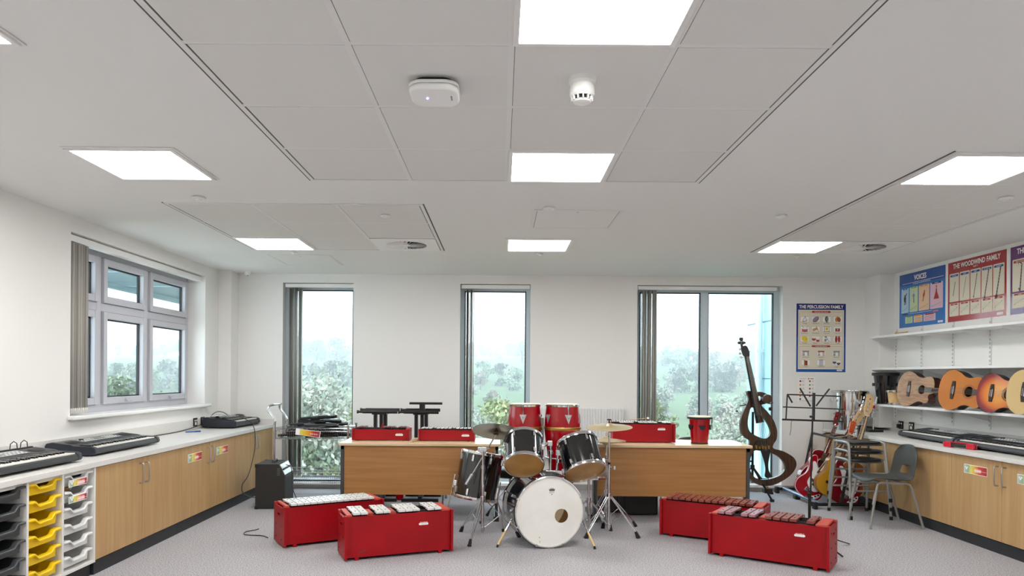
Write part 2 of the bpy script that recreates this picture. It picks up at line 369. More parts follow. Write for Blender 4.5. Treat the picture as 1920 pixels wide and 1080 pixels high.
def vent(cx,cy,label):
    t=thing('ceiling_vent',label,'air vent',(cx,cy,ZC))
    g=G(); N=48; R=.185; sq=[]
    g.poly([[(-.29,-.29),(.29,-.29),(.29,.29),(-.29,.29)],[(R*math.cos(2*PI*k/N),R*math.sin(2*PI*k/N)) for k in range(N)][::-1]],.006,0,tr(0,0,-.012))
    g.build('face_plate',WMET,t)
    G().lathe([(0,-.003),(R+.01,-.003),(R+.01,-.001),(0,-.001)],32).build('dark_plenum',GAP if 0 else mat('vent_dark','#1b1b1b',.9),t)
    g=G(); n=26
    for k in range(n):
        T=rz(2*PI*k/n)@tr(.115,0,-.012)@rx(math.radians(32)); g.box(-.072,.07,-.013,.013,-.0008,.0008,0,T)
    g.build('swirl_vanes',WMET,t)
    G().lathe([(0,-.016),(.04,-.015),(.045,-.008),(0,-.006)],20).build('hub',WMET,t)
vent(-.88,6.51,'round swirl air vent in the small tiled ceiling panel at left'); vent(3.33,6.48,'round swirl air vent beside the far right ceiling light')
# flush hatches
def hatch(label,x0,x1,y0,y1):
    t=thing('access_hatch',label,'ceiling hatch',((x0+x1)/2,(y0+y1)/2,ZC)); g=G(); a=(x1-x0)/2;b=(y1-y0)/2
    for q in ((-a,-a+.02,-b,b),(a-.02,a,-b,b),(-a+.02,a-.02,-b,-b+.02),(-a+.02,a-.02,b-.02,b)): g.box(*q,-.004,0)
    g.build('hatch_frame',TBAR,t); G().box(-a+.02,a-.02,-b+.02,b-.02,-.0012,-.0004).build('shadow_gap',GAP,t)
    G().box(-a+.0235,a-.0235,-b+.0235,b-.0235,-.004,-.0014).build('door_panel',CEIL,t); G().lathe([(0,-.006),(.008,-.006),(.008,-.003)],12,0,tr(0,-b+.06,0)).build('latch',STEEL,t)
hatch('flat square access hatch in the plaster ceiling, right of the small tiled panel',.236,.881,5.127,5.756)
hatch('flat access hatch in the ceiling close to the back wall at the left',-2.38,-1.745,7.13,7.79)
# detectors / sprinklers
def disc(label,x,y,r=.045,name='ceiling_sensor',cat='ceiling sensor'):
    tag(G(tr(x,y,ZC)).lathe([(0,-.026),(r*.45,-.026),(r*.5,-.018),(r*.95,-.015),(r,-.011),(r*.97,-.006),(r*.8,-.005),(r*.8,0),(0,0)],24).build(name,WMET),label,cat)
disc('small white round ceiling sensor left of the small tiled panel',-2.08,4.83)
disc('small white round ceiling sensor just before the square access hatch',.336,5.06)
disc('small white round ceiling sensor in plaster between the hatch and the right tiled panel',2.086,5.258,.04)
disc('small white round ceiling sensor in the right tiled panel',3.345,4.674)
disc('small white round ceiling sensor in the small tiled panel above its air vent',-.883,5.316,.035)
disc('small white round ceiling sensor between the middle far light and the back wall',.376,6.951,.035)
disc('small white round ceiling sensor behind the far left light',-2.06,6.961,.035)
disc('small white round ceiling sensor behind the far right light',2.93,6.99,.035)
t=thing('corner_sensor','small white motion sensor on the ceiling by the back left corner','sensor',(-2.99,8.29,ZC+.001))
G().lathe([(0,0),(.035,0),(.035,-.03),(.028,-.05),(0,-.052)],16).build('housing',WMET,t); G().lathe([(0,-.058),(.006,-.058),(.006,-.05)],8).build('lens',BLACK,t)
# smoke detector
t=thing('smoke_detector','white dome smoke detector on the ceiling beside the wireless unit','smoke detector',(.322,2.86,ZC))
G().lathe([(0,0),(.054,0),(.057,-.004),(.055,-.022),(.04,-.03),(0,-.03)],32).build('base',WHITE,t)
G().lathe([(0,-.028),(.042,-.028),(.044,-.036),(.049,-.038),(.051,-.07),(.043,-.08)],32).build('collar',WHITE,t)
G().lathe([(0,-.079),(.036,-.079),(.036,-.093),(0,-.093)],32).build('vent_core',mat('vent_dark','#1b1b1b',.9),t)
g=G()
for k in range(12): g.box(.033,.045,-.003,.003,-.096,-.078,0,rz(2*PI*k/12))
g.lathe([(0,-.107),(.02,-.107),(.034,-.101),(.038,-.094),(.033,-.092),(0,-.092)],32); g.build('cap',WHITE,t,bev=.001)
# wireless access point
t=thing('wireless_access_point','white rounded wireless unit with a blue light on the ceiling','wireless unit',(-.283,2.93,ZC))
def rrect(w,h,r,n=6):
    o=[]
    for cx,cy,a0 in ((w/2-r,h/2-r,0),(-w/2+r,h/2-r,90),(-w/2+r,-h/2+r,180),(w/2-r,-h/2+r,270)):
        for k in range(n+1):
            a=math.radians(a0+90*k/n); o.append((cx+r*math.cos(a),cy+r*math.sin(a)))
    return o
G().poly([rrect(.15,.15,.04)],.02,0,tr(0,0,-.02)).build('mount',BLACK,t)
G().poly([rrect(.205,.205,.062,8)],.012,0,tr(0,0,-.034),bevel=.003).build('back_plate',WHITE,t)
G().poly([rrect(.203,.203,.061,8)],.026,0,tr(0,0,-.060),bevel=.011).build('cover',WHITE,t)
G().lathe([(0,-.0635),(.004,-.063),(.004,-.0595)],12,0,tr(-.03,0,0)).build('status_light',mat('blue_led','#8890ff',.4,emit='#8f90ff',estr=12),t)
g=G()
for k_ in range(8):
    yy=-.024+k_*.0062; g.box(.067,.0695,yy,yy+.0045,-.0606,-.0601); g.box(.0715,.0735,yy,yy+.0045,-.0606,-.0601); g.box(.067,.0735,yy,yy+.0013,-.0606,-.0601)
g.build('lettering',mat('grey_print','#77757a',.6),t)
# ================= FITTED FURNITURE =================
STK=ramp_mat('rainbow_print',[(0,'#b9c7bd'),(.18,'#8fae8f'),(.3,'#e3dc6a'),(.5,'#e8a83a'),(.66,'#d2452f'),(1,'#a3202c')],0)
def sticker(parent,M,w=.16,h=.062,name='label_sticker'):
    g=G(); g.box(-w/2-.004,w/2+.004,-h/2-.004,h/2+.004,0,.0012,0); o=g.build(name,PAPER,parent); o.matrix_basis=M; o['label']='printed rainbow label sticker'
    a=G().box(-w/2,w/2,-h/2,h/2,0,.0018,0).build('rainbow_print',STK,o,smooth=0)
    g=G()
    for k in range(16):
        x=-.01+k*.0052; a_=.004+.012*abs(math.sin(k*1.1)); g.box(x-.0014,x+.0014,-a_-.004,a_-.004,.0017,.0024)
    g.box(-.012,w/2-.004,-.0055,-.0035,.0017,.0023)
    for k in range(3): g.lathe([(0,.0024),(.008,.0024),(.008,.0016)],12,0,tr(-w/2+.018+.011*k,.012-.012*(k%2),0))
    g.build('sound_wave_print',mat('white_print','#f2eef0',.5),o,smooth=0)
def handle(parent,x0,y,z0,z1,sgn):
    """D handle standing proud of the door face at x0 towards sgn"""
    s=.032*sgn; r=.012*sgn
    G().tube([(x0,y,z0),(x0+s-r,y,z0),(x0+s-r*.3,y,z0+.004),(x0+s,y,z0+.014),(x0+s,y,z1-.014),(x0+s-r*.3,y,z1-.004),(x0+s-r,y,z1),(x0,y,z1)],.0055,8).build('handle',STEEL,parent,world=True)
def cabinet(side,y0,y1,label,stick=(0,0),filler=False):
    # side -1: against the left wall, front faces +X ; +1 the right wall
    if side<0: xf,xb,sg=-2.735,XL+.01,1
    else: xf,xb,sg=3.905,XR-.01,-1
    t=thing('base_cabinet',label,'cabinet',((xf+xb)/2,(y0+y1)/2,0),group='wood-fronted base cabinets '+('on the left' if side<0 else 'on the right'))
    a,b=sorted((xf-sg*.02,xb)); G().box(a,b,y0+.001,y1-.001,.093,.730).build('body',MEL,t,world=True)
    a,b=sorted((xf-sg*.013,xf-sg*.06)); G().box(a,b,y0+.001,y1-.001,0,.09).build('plinth',PLINTH,t,world=True)
    ym=(y0+y1)/2
    for k,(a,b) in enumerate(((y0,ym),(ym,y1))):
        c,d=sorted((xf,xf-sg*.019)); g=G().box(c,d,a+.0015,b-.0015,.1,.726)
        o=g.build('door',OAK,t,world=True,bev=.0012); yh=(b-.042) if k==0 else (a+.042)
        handle(o,xf,yh,.535,.685,sg)
        if stick[k]:
            yc=(a+b)/2
            M=fr((xf,yc,.62),(0,sg,0),(0,0,1),(sg,0,0)); sticker(o,t.matrix_basis.inverted()@M,.275,.066)
cabinet(-1,4.765,6.0,'oak-fronted base cabinet beside the tray storage on the left, plain and sticker doors',(0,0))
cabinet(-1,6.0,7.235,'oak-fronted base cabinet in the middle of the left run, stickers by its handles',(1,1))
cabinet(-1,7.235,8.46,'oak-fronted base cabinet at the back end of the left run, behind the black amplifier',(0,0))
for (a,b,l,s) in ((4.865,6.09,'oak-fronted base cabinet nearest the camera on the right, rainbow stickers on both doors',(1,1)),(6.09,7.3,'oak-fronted base cabinet directly behind the grey chair on the right',(0,0)),(7.3,8.46,'oak-fronted base cabinet in the back right corner behind the guitars and stools',(0,0)),(3.66,4.865,'oak-fronted base cabinet outside the picture on the right',(0,0))): cabinet(1,a,b,l,s)
# right run: door pair nearest camera has its stickers on the outer parts
def worktop(name,label,x0,x1,y0,y1,wallx,uph=.075):
    t=thing(name,label,'worktop',((x0+x1)/2,(y0+y1)/2,.73))
    G().box(x0,x1,y0,y1,.731,.768).build('slab',WTOP,t,world=True,bev=.003)
    a,b=sorted((wallx,wallx+(.018 if wallx<0 else -.018)))
    G().box(a,b,y0,y1-.0,.768,.768+uph+.03).build('upstand',WTOP,t,world=True,bev=.002)
    return t
t=worktop('worktop','long pale grey worktop running along the left wall over trays and cabinets',XL+.002,-2.72,3.0,8.462,XL+.002)
G().box(XL+.02,-2.72,8.444,8.464,.768,.83).build('end_upstand',WTOP,t,world=True)
t=worktop('worktop','long pale grey worktop running along the right wall under the shelves',3.877,XR-.002,3.6,8.462,XR-.002)
G().box(3.877,XR-.18,8.444,8.464,.768,.84).build('end_upstand',WTOP,t,world=True)
# ---------- trunking with sockets
def socket(name,label,x,y,z,sg,plug):
    t=thing(name,label,'socket',(x,y,z),M=fr((x,y,z),(0,sg,0),(0,0,1),(sg,0,0)))
    G().box(-.045,.045,-.045,.045,0,.010).build('plate',BLACK,t,bev=.003)
    g=G(); 
    for a in (-.02,.02): g.box(a-.009,a+.009,.008,.026,.0095,.013)
    g.box(-.02,.02,-.03,.0,.0095,.012); g.build('switch',WHITE,t,bev=.001)
    if plug:
        G().box(-.022,.025,-.035,.012,.0125,.045).build('plug',BLACK,t,bev=.006)
socket('wall_socket','black wall socket with white switches above the left worktop, nearer of two',XL+.02,7.59,.845,1,0)
socket('wall_socket','black wall socket with a plug in it above the left worktop, farther of two',XL+.02,7.78,.845,1,1)
socket('wall_socket','black wall socket with a plug in it above the right worktop under the shelves',XR-.02,7.955,.845,-1,1)
socket('wall_socket','black wall socket with white switches above the right worktop behind the keyboard',XR-.02,7.75,.845,-1,0)
# ---------- tray storage unit
xf,xb=-2.735,XL+.01; ys=[3.42,3.75,4.08,4.41,4.755]
t=thing('tray_storage_unit','white open-fronted storage unit for plastic trays under the left worktop','storage unit',((xf+xb)/2,4.1,0))
g=G()
for y in ys: G().box(xb,xf,y-.009,y+.009,.105,.730).build('divider',MEL,t,world=True,bev=.001)
G().box(xb,xf,ys[0]-.009,ys[-1]+.009,.088,.105).build('bottom_board',MEL,t,world=True); G().box(xb,xb+.01,ys[0],ys[-1],.105,.73).build('back_board',MEL,t,world=True)
G().box(xb,xf-.03,ys[0],ys[-1],.0,.088).build('plinth',PLINTH,t,world=True)
G().box(xf-.05,xf-.02,ys[0]-.009,ys[-1]+.009,.705,.730).build('top_rail',MEL,t,world=True)
YEL=mat('yellow_plastic','#ecc60a',.35); GRY=mat('dark_grey_plastic','#3f4143',.4); LGR=mat('pale_grey_plastic','#dcdcda',.35)
def tray(m,label,y,z,group):
    # local: +X out of the unit, Y across, origin centre front bottom
    t=thing('storage_tray',label,'storage tray',(xf-.012,y,z),group=group)
    w=.148; D=.42; g=G()
    g.box(-D,0-.02,-w+.008,w-.008,0,.003)
    for s in (-1,1): g.box(-D,-.02,s*(w-.008)-.0015,s*(w-.008)+.0015,0,.071); g.box(-D,-.02,s*w-.006,s*w+.006,.068,.072)
    g.box(-D-.003,-D,-w,w,0,.071)
    g.poly([[(-w+.014,0),(w-.014,0),(w-.006,.028),(w-.002,.07),(.085,.07),(.06,.040),(-.055,.040),(-.085,.07),(-w+.002,.07),(-w+.006,.028)]],.003,0,fr((-.021,0,0),(0,1,0),(0,0,1),(1,0,0)))
    g.build('tray_body',m,t)
    prof=[(-.153,.068),(-.094,.068),(-.082,.062),(-.062,.043),(-.05,.038),(.055,.038),(.068,.043),(.086,.062),(.098,.068),(.153,.068)]
    g=G(); vs=[]
    for (y_,z_) in prof: vs+=[(-.024,y_,z_+.006),(.006,y_,z_+.005),(.010,y_,z_+.001),(.010,y_,z_-.009),(.004,y_,z_-.010),(.003,y_,z_-.004),(-.024,y_,z_-.002)]
    n=len(prof); fs=[(i*7+k,i*7+(k+1)%7,(i+1)*7+(k+1)%7,(i+1)*7+k) for i in range(n-1) for k in range(7)]+[tuple(range(7)),tuple((n-1)*7+k for k in range(7))]
    g.add(vs,fs).build('front_lip',m,t,bev=.0012)
    return t
ordn=['top','second from the top','third from the top','fourth from the top','fifth from the top','bottom']
cc=[(3.585,GRY,'dark grey','dark grey column out of view'),(3.915,GRY,'dark grey','leftmost column'),(4.245,YEL,'yellow','middle column'),(4.5825,LGR,'pale grey','right column')]
for ci,(y,m,cn,col) in enumerate(cc):
    if ci==0: continue
    src=None; made=[]
    for k in range(6):
        z=.728-.088-k*.1035; L_='%s storage tray, %s in the %s'%(cn,ordn[k],col)
        if src is None: src=tray(m,L_,y,z,cn+' storage trays'); q=src
        else: q=dup(src,L_,loc=(xf-.012,y,z))
        made.append(q)
    if ci==3:
        for q in made[:2]: sticker(q,fr((.0115,-.02,.019),(0,1,0),(0,.0,1),(1,0,0)),.19,.036); q['label']=q['label'].replace('pale grey storage tray','pale grey tray with rainbow label')
# bits inside the second labelled tray
g=thing('toy_instrument','small orange and black percussion toy in the second pale grey tray','toy instrument',(-2.85,4.54,.545))
G().tube([(0,-.06,.03),(.02,.0,.062),(.03,.06,.07)],.008,8).build('wooden_handle',mat('orange_plastic','#e8a030',.4),g)
G().lathe([(0,-.012),(.016,-.01),(.018,0),(.016,.01),(0,.012)],14,0,tr(.03,.07,.072)@ry(PI/2)).build('bell',STEEL,g)
# ---------- shelves on the right wall
def shelf(z,label,y1):
    t=thing('wall_shelf',label,'shelf',(4.4,6.,z),group='white wall shelves')
    G().box(4.25,XR-.012,3.6,y1,z-.025,z).build('board',WMET,t,world=True,bev=.002)
    g=None
    for y in (8.09,7.6,7.075,6.536,6.0,5.45,4.9):
        if y>y1: continue
        G().poly([[(0,0),(.27,0),(.27,-.012),(.03,-.07),(0,-.075)]],.004,0,fr((XR-.013,y-.002,z-.026),(-1,0,0),(0,0,1),(0,1,0))).build('bracket',WMET,t,world=True)
shelf(1.85,'white wall shelf on the right, top of three, under the posters',8.145); shelf(1.49,'white wall shelf on the right, middle of three, above the guitars',8.1); shelf(1.082,'white wall shelf on the right, bottom of three, carrying acoustic guitars',8.02)
HOLE=mat('slot_dark','#6f6f6e',.7)
for i,y in enumerate((8.09,7.6,7.075,6.536,6.0,5.45,4.9)):
    t=thing('shelf_upright','slotted white shelf upright, number %s from the back corner on the right wall'%['one','two','three','four','five','six','seven'][i],'shelf upright',(XR,y,.9),group='slotted shelf uprights on the right wall')
    G().box(XR-.012,XR-.0005,y-.0125,y+.0125,.90,1.94).build('channel',WMET,t,world=True,bev=.001)
    g=G(); z=.93
    while z<1.91: g.box(XR-.0126,XR-.012,y-.007,y-.003,z,z+.02); g.box(XR-.0126,XR-.012,y+.003,y+.007,z,z+.02); z+=.04
    g.build('slots',HOLE,t,world=True,smooth=0)
tag(G().box(4.28,4.30,7.43,7.66,1.851,1.866).build('wooden_stick',OAK,bev=.004),'short wooden stick lying on the front of the top wall shelf','stick')
# ---------- radiator
t=thing('radiator','white panel radiator under the wall between the two right windows','radiator',(.98,8.43,.1))
g=G(); x=.5
while x<1.455: g.box(x,x+.022,8.346,8.365,.42,.985); x+=.0333
g.box(.49,1.465,8.36,8.38,.40,.99); g.box(.49,1.465,8.42,8.435,.40,.99); g.build('panel',WMET,t,world=True,bev=.004)
G().box(.485,1.468,8.365,8.44,.985,.998).build('top_grille',WMET,t,world=True,bev=.002)
g=G()
for x in (.6,1.36): g.box(x,x+.03,8.435,8.479,.5,.9)
g.build('wall_bracket',WMET,t,world=True)
G().tube([(1.44,8.4,.40),(1.44,8.4,.3),(1.44,8.44,.25),(1.44,8.44,.0)],.0075,8).build('pipe',STEEL,t,world=True)
# ---------- desks
DLEG=mat('dark_grey_steel','#46484b',.45,metal=.2)
def desk(x0,x1,label):
    y0,y1=6.58,7.2
    t=thing('desk',label,'desk',((x0+x1)/2,(y0+y1)/2,0),group='two light wood desks')
    G().box(x0,x1,y0,y1,.705,.73).build('desk_top',DTOP,t,world=True,bev=.003)
    G().box(x0+.05,x1-.05,y0+.03,y0+.048,.245,.704).build('modesty_panel',BEECH,t,world=True,bev=.001)
    for xa in (x0+.018,x1-.048):
        G().box(xa,xa+.03,y0+.02,y0+.075,.05,.704).box(xa,xa+.03,y0+.02,y1-.05,.665,.704).box(xa-.01,xa+.04,y0+.02,y1-.04,0,.045).box(xa,xa+.03,y0+.075,y0+.13,.045,.66).build('leg_frame',DLEG,t,world=True,bev=.003)
    G().lathe([(0,.7312),(.026,.7312),(.03,.7302),(.03,.7295)],20,0,tr(x1-.14,y1-.2,0)).build('cable_port',mat('port_grey','#b5b3ae',.5),t,world=True)
desk(-1.515,.0,'wood-effect desk on the left carrying two small red chime-bar boxes')
desk(.86,2.36,'wood-effect desk on the right carrying a red chime-bar box and a red drum')
# ---------- posters
CRM=mat('poster_cream','#e0d8c4',.4); PBL=mat('poster_blue','#1f4f9e',.22,coat=.3); PDB=mat('poster_dark_blue','#1c2f78',.22,coat=.3); PRD=mat('poster_red','#a3262b',.16,coat=.5); PPU=mat('poster_purple','#632a6c',.16,coat=.5)
PLB=mat('poster_bright_blue','#2372c0',.22,coat=.3)
PM=[CRM,PBL,PDB,PRD,PPU,PLB,mat('pp_white','#f4f2ee',.4),mat('pp_ink','#2a2a2e',.5),mat('pp_brown','#9a5f3a',.5),mat('pp_orange','#d98a34',.5),mat('pp_yellow','#e6cf3a',.5),mat('pp_red','#a8302c',.5),mat('pp_green','#63a04e',.5),mat('pp_paleblue','#b4d3e8',.4),mat('pp_palegreen','#c9dcb4',.4),mat('pp_peach','#ecc6a2',.4),mat('pp_pink','#e7bfcf',.4),mat('pp_tan','#c99b62',.5),mat('pp_violet','#8d86b5',.5),mat('pp_grey','#8b8b8b',.5)]
def R(g,x0,x1,y0,y1,mi,l=1,rr=0,M=None):
    if rr: g.poly([[(p[0]+(x0+x1)/2,p[1]+(y0+y1)/2) for p in rrect(x1-x0,y1-y0,rr,3)]],.0003,mi,(M or Matrix())@tr(0,0,.001+.0003*l))
    else: g.box(x0,x1,y0,y1,.0008,.0012+.0003*l,mi,M)
def Tx(g,s,x,y,size,mi,l=3,sx=1.,bold=0): g.text(s,size,mi,tr(x,y,.0012+.0003*l),d=.0004,sx=sx,bold=bold)
def E_(g,x,y,a,b,mi,l=2,rot=0,M=None): g.poly([[(x+a*math.cos(q)*math.cos(rot)-b*math.sin(q)*math.sin(rot),y+a*math.cos(q)*math.sin(rot)+b*math.sin(q)*math.cos(rot)) for q in [2*PI*k/16 for k in range(16)]]],.0003,mi,tr(0,0,.0012+.0003*l))
def Ln(g,x0,y0,x1,y1,w,mi,l=2): g.beam((x0,y0,.0013+.0003*l),(x1,y1,.0013+.0003*l),w,.0003,mi,up=(0,0,1))
def lines(g,x0,x1,y,n,dy,mi,h=.004,l=2):
    for k in range(n):
        x=x0+random.uniform(0,.012)
        while x<x1: 
            a=random.uniform(.008,.026); R(g,x,min(x+a,x1),y-k*dy,y-k*dy+h,mi,l); x+=a+.005
# percussion poster: origin bottom-left, .594 x .824
g=G(); w_,h_=.594,.824
R(g,0,w_,0,h_,2,0); R(g,.0,w_,0,.42,1,1); R(g,.022,w_-.022,.035,h_-.075,6,2); R(g,.026,w_-.026,.039,h_-.079,0,3)
Tx(g,'THE PERCUSSION FAMILY',w_/2,h_-.058,.056,6,4,.83,.0012)
for (a,b,c,d) in ((.036,w_-.036,.335,h_-.1),(.036,w_-.036,.055,.31)):
    R(g,a,b,c,c+.002,8,4);R(g,a,b,d-.002,d,8,4);R(g,a,a+.002,c,d,8,4);R(g,b-.002,b,c,d,8,4)
R(g,.185,.41,.712,.736,11,5,.011); Tx(g,'UNTUNED PERCUSSION',.2975,.718,.015,6,6); R(g,.185,.41,.300,.322,11,5,.01); Tx(g,'TUNED PERCUSSION',.2975,.305,.015,6,6)
lines(g,.075,.52,.698,1,.01,19); lines(g,.14,.45,.283,1,.01,11)
nm=['Triangle','Tambourine','Bass Drum','Castanets','Snare Drum','Wood Block','Tam-Tam','Tom-Tom','Cymbals','Bongos','Maracas','Congas']
L5=5
for k in range(12):
    cx=.1+.132*(k%4); cy=.635-.118*(k//4)
    R(g,cx-.052,cx+.052,cy-.032,cy+.032,19,4); R(g,cx-.0505,cx+.0505,cy-.0305,cy+.0305,6,5); Tx(g,nm[k],cx,cy-.055,.016,7,4)
    n=k
    if n==0: Ln(g,cx-.03,cy-.028,cx+.005,cy+.035,.004,7,7);Ln(g,cx+.005,cy+.035,cx+.02,cy-.02,.004,7,7);Ln(g,cx-.03,cy-.028,cx+.02,cy-.02,.004,7,7);Ln(g,cx-.02,cy-.035,cx+.04,cy-.005,.004,19,7)
    if n==1: E_(g,cx,cy,.045,.028,8,7,.7);E_(g,cx-.004,cy+.004,.038,.02,18,8,.7)
    if n==2: E_(g,cx,cy+.003,.02,.035,7,7);E_(g,cx+.004,cy+.003,.011,.028,19,8);Ln(g,cx-.015,cy-.038,cx+.02,cy-.038,.005,7,7)
    if n==3: E_(g,cx-.01,cy,.022,.03,9,7,-.3);E_(g,cx+.014,cy-.002,.022,.03,8,8,.3);E_(g,cx,cy+.028,.012,.008,9,9)
    if n==4: R(g,cx-.034,cx+.034,cy-.025,cy+.008,11,7);E_(g,cx,cy+.008,.034,.012,6,8);E_(g,cx,cy-.025,.034,.01,11,7);Ln(g,cx-.035,cy+.04,cx-.01,cy+.01,.003,7,9);Ln(g,cx+.04,cy+.038,cx+.015,cy+.01,.003,7,9);[Ln(g,cx+q,cy-.026,cx+q,cy+.002,.002,6,9) for q in (-.024,-.008,.008,.024)]
    if n==5: g.beam((cx-.035,cy-.015,.0035),(cx+.02,cy+.008,.0035),.03,.0004,17);g.beam((cx+.005,cy+.04,.004),(cx+.035,cy-.03,.004),.007,.0004,9)
    if n==6: [Ln(g,cx+q,cy-.032,cx+q,cy+.032,.004,7,7) for q in (-.03,.03)];[Ln(g,cx-.034,cy+q,cx+.034,cy+q,.004,7,7) for q in (-.026,.03)];E_(g,cx,cy+.003,.019,.019,10,8);E_(g,cx,cy+.003,.006,.006,9,9)
    if n==7: R(g,cx-.028,cx+.028,cy-.022,cy+.014,11,7,.006);E_(g,cx,cy+.017,.028,.009,6,8);R(g,cx-.004,cx+.004,cy-.015,cy,6,9);R(g,cx-.028,cx+.028,cy-.026,cy-.02,7,8)
    if n==8: E_(g,cx-.01,cy+.006,.028,.028,10,7);E_(g,cx+.012,cy-.004,.026,.03,10,9);E_(g,cx+.012,cy-.004,.028,.032,9,8);E_(g,cx+.016,cy-.004,.005,.006,8,10)
    if n==9:
        for a,b,s in ((-.022,.006,1),(.026,-.01,.85)): E_(g,cx+a,cy+b-.01,.024*s,.018*s,11,7);E_(g,cx+a,cy+b+.002,.026*s,.009*s,8,8);E_(g,cx+a,cy+b+.004,.022*s,.007*s,0,9)
    if n==10: Ln(g,cx-.005,cy+.02,cx+.03,cy-.028,.005,18,7);E_(g,cx-.01,cy+.024,.014,.013,19,8);E_(g,cx-.014,cy-.014,.016,.015,19,8);Ln(g,cx-.01,cy-.012,cx+.015,cy+.002,.005,7,7)
    if n==11: [ (E_(g,cx+q,cy-.004,.016,.038,11,7,rot=q*2),E_(g,cx+q,cy+.03,.014,.006,8,8)) for q in (-.016,.018)]
nm=['Glockenspiel','Xylophone','Vibraphone','Celesta','Tubular Bells','Timpani']
for k in range(6):
    cx=.115+.185*(k%3); cy=.225-.112*(k//3)
    R(g,cx-.052,cx+.052,cy-.031,cy+.031,19,4); R(g,cx-.0505,cx+.0505,cy-.0295,cy+.0295,6,5); Tx(g,nm[k],cx,cy-.052,.015,7,4)
    if k<3:
        c=[19,8,19][k]; g.beam((cx-.04,cy+.022,.0036),(cx+.04,cy+.022,.0036),.016,.0004,c); 
        for q in (-.034,-.02,.022,.034): Ln(g,cx+q,cy+.018,cx+q*1.05,cy-.03,.006,7 if k!=1 else 8,7)
        Ln(g,cx-.035,cy-.018,cx-.012,cy-.018,.004,7,7)
    if k==3: R(g,cx-.02,cx+.02,cy-.034,cy+.024,11,7);R(g,cx-.02,cx-.006,cy-.03,cy+.03,8,8);R(g,cx+.002,cx+.014,cy+.004,cy+.018,7,8)
    if k==4: [Ln(g,cx+q,cy-.03,cx+q,cy+.03,.003,18,7) for q in (-.015,-.009,-.003,.003,.009,.015)];Ln(g,cx-.022,cy+.034,cx+.022,cy+.034,.004,7,7);Ln(g,cx-.02,cy-.038,cx+.02,cy-.036,.004,18,7);[Ln(g,cx+q,cy-.036,cx+q,cy+.034,.003,19,7) for q in (-.021,.021)]
    if k==5: [ (E_(g,cx+q,cy+r_-.008,.022,.014,7,7),E_(g,cx+q,cy+r_,.024,.005,19,8),Ln(g,cx+q,cy+r_-.02,cx+q-.012,cy+r_-.036,.003,7,7),Ln(g,cx+q,cy+r_-.02,cx+q+.012,cy+r_-.036,.003,7,7)) for q,r_ in ((-.025,.012),(.025,-.002))]
R(g,.49,.555,.013,.031,6,3); lines(g,.497,.55,.019,1,.01,19,.005,5)
o=g.build('wall_poster',PM,smooth=0); o.matrix_basis=fr((3.556,8.4807,1.441),(1,0,0),(0,0,1),(0,-1,0)); tag(o,'blue-bordered percussion family poster on the back wall right of the windows','poster')
# small notice sheet under it
g=G(); R(g,0,.208,0,.295,6,0); Tx(g,'Practice Notes',.06,.272,.013,2,2); E_(g,.13,.275,.008,.008,11,2); E_(g,.137,.277,.005,.006,10,3); R(g,.15,.19,.272,.279,2,2)
for k in range(5):
    for c,cols in ((0,(2,9,12,9,9)),(1,(11,12,11,18,11))):
        x=.03+c*.115; y=.245-.045*k; E_(g,x,y,.011,.011,(cols+(7,))[k],2); lines(g,x+.02,x+.05,y+.008,3,.009,19,.003)
E_(g,.03,.03,.011,.011,7,2); lines(g,.012,.19,.012,2,.009,19,.003)
PNUM=len(g.v); g2=g
o=g.build('notice_sheet',PM,smooth=0); o.matrix_basis=fr((3.578,8.4807,1.085),(1,0,0),(0,0,1),(0,-1,0)); tag(o,'small white notice sheet with coloured dots below the percussion poster','notice')
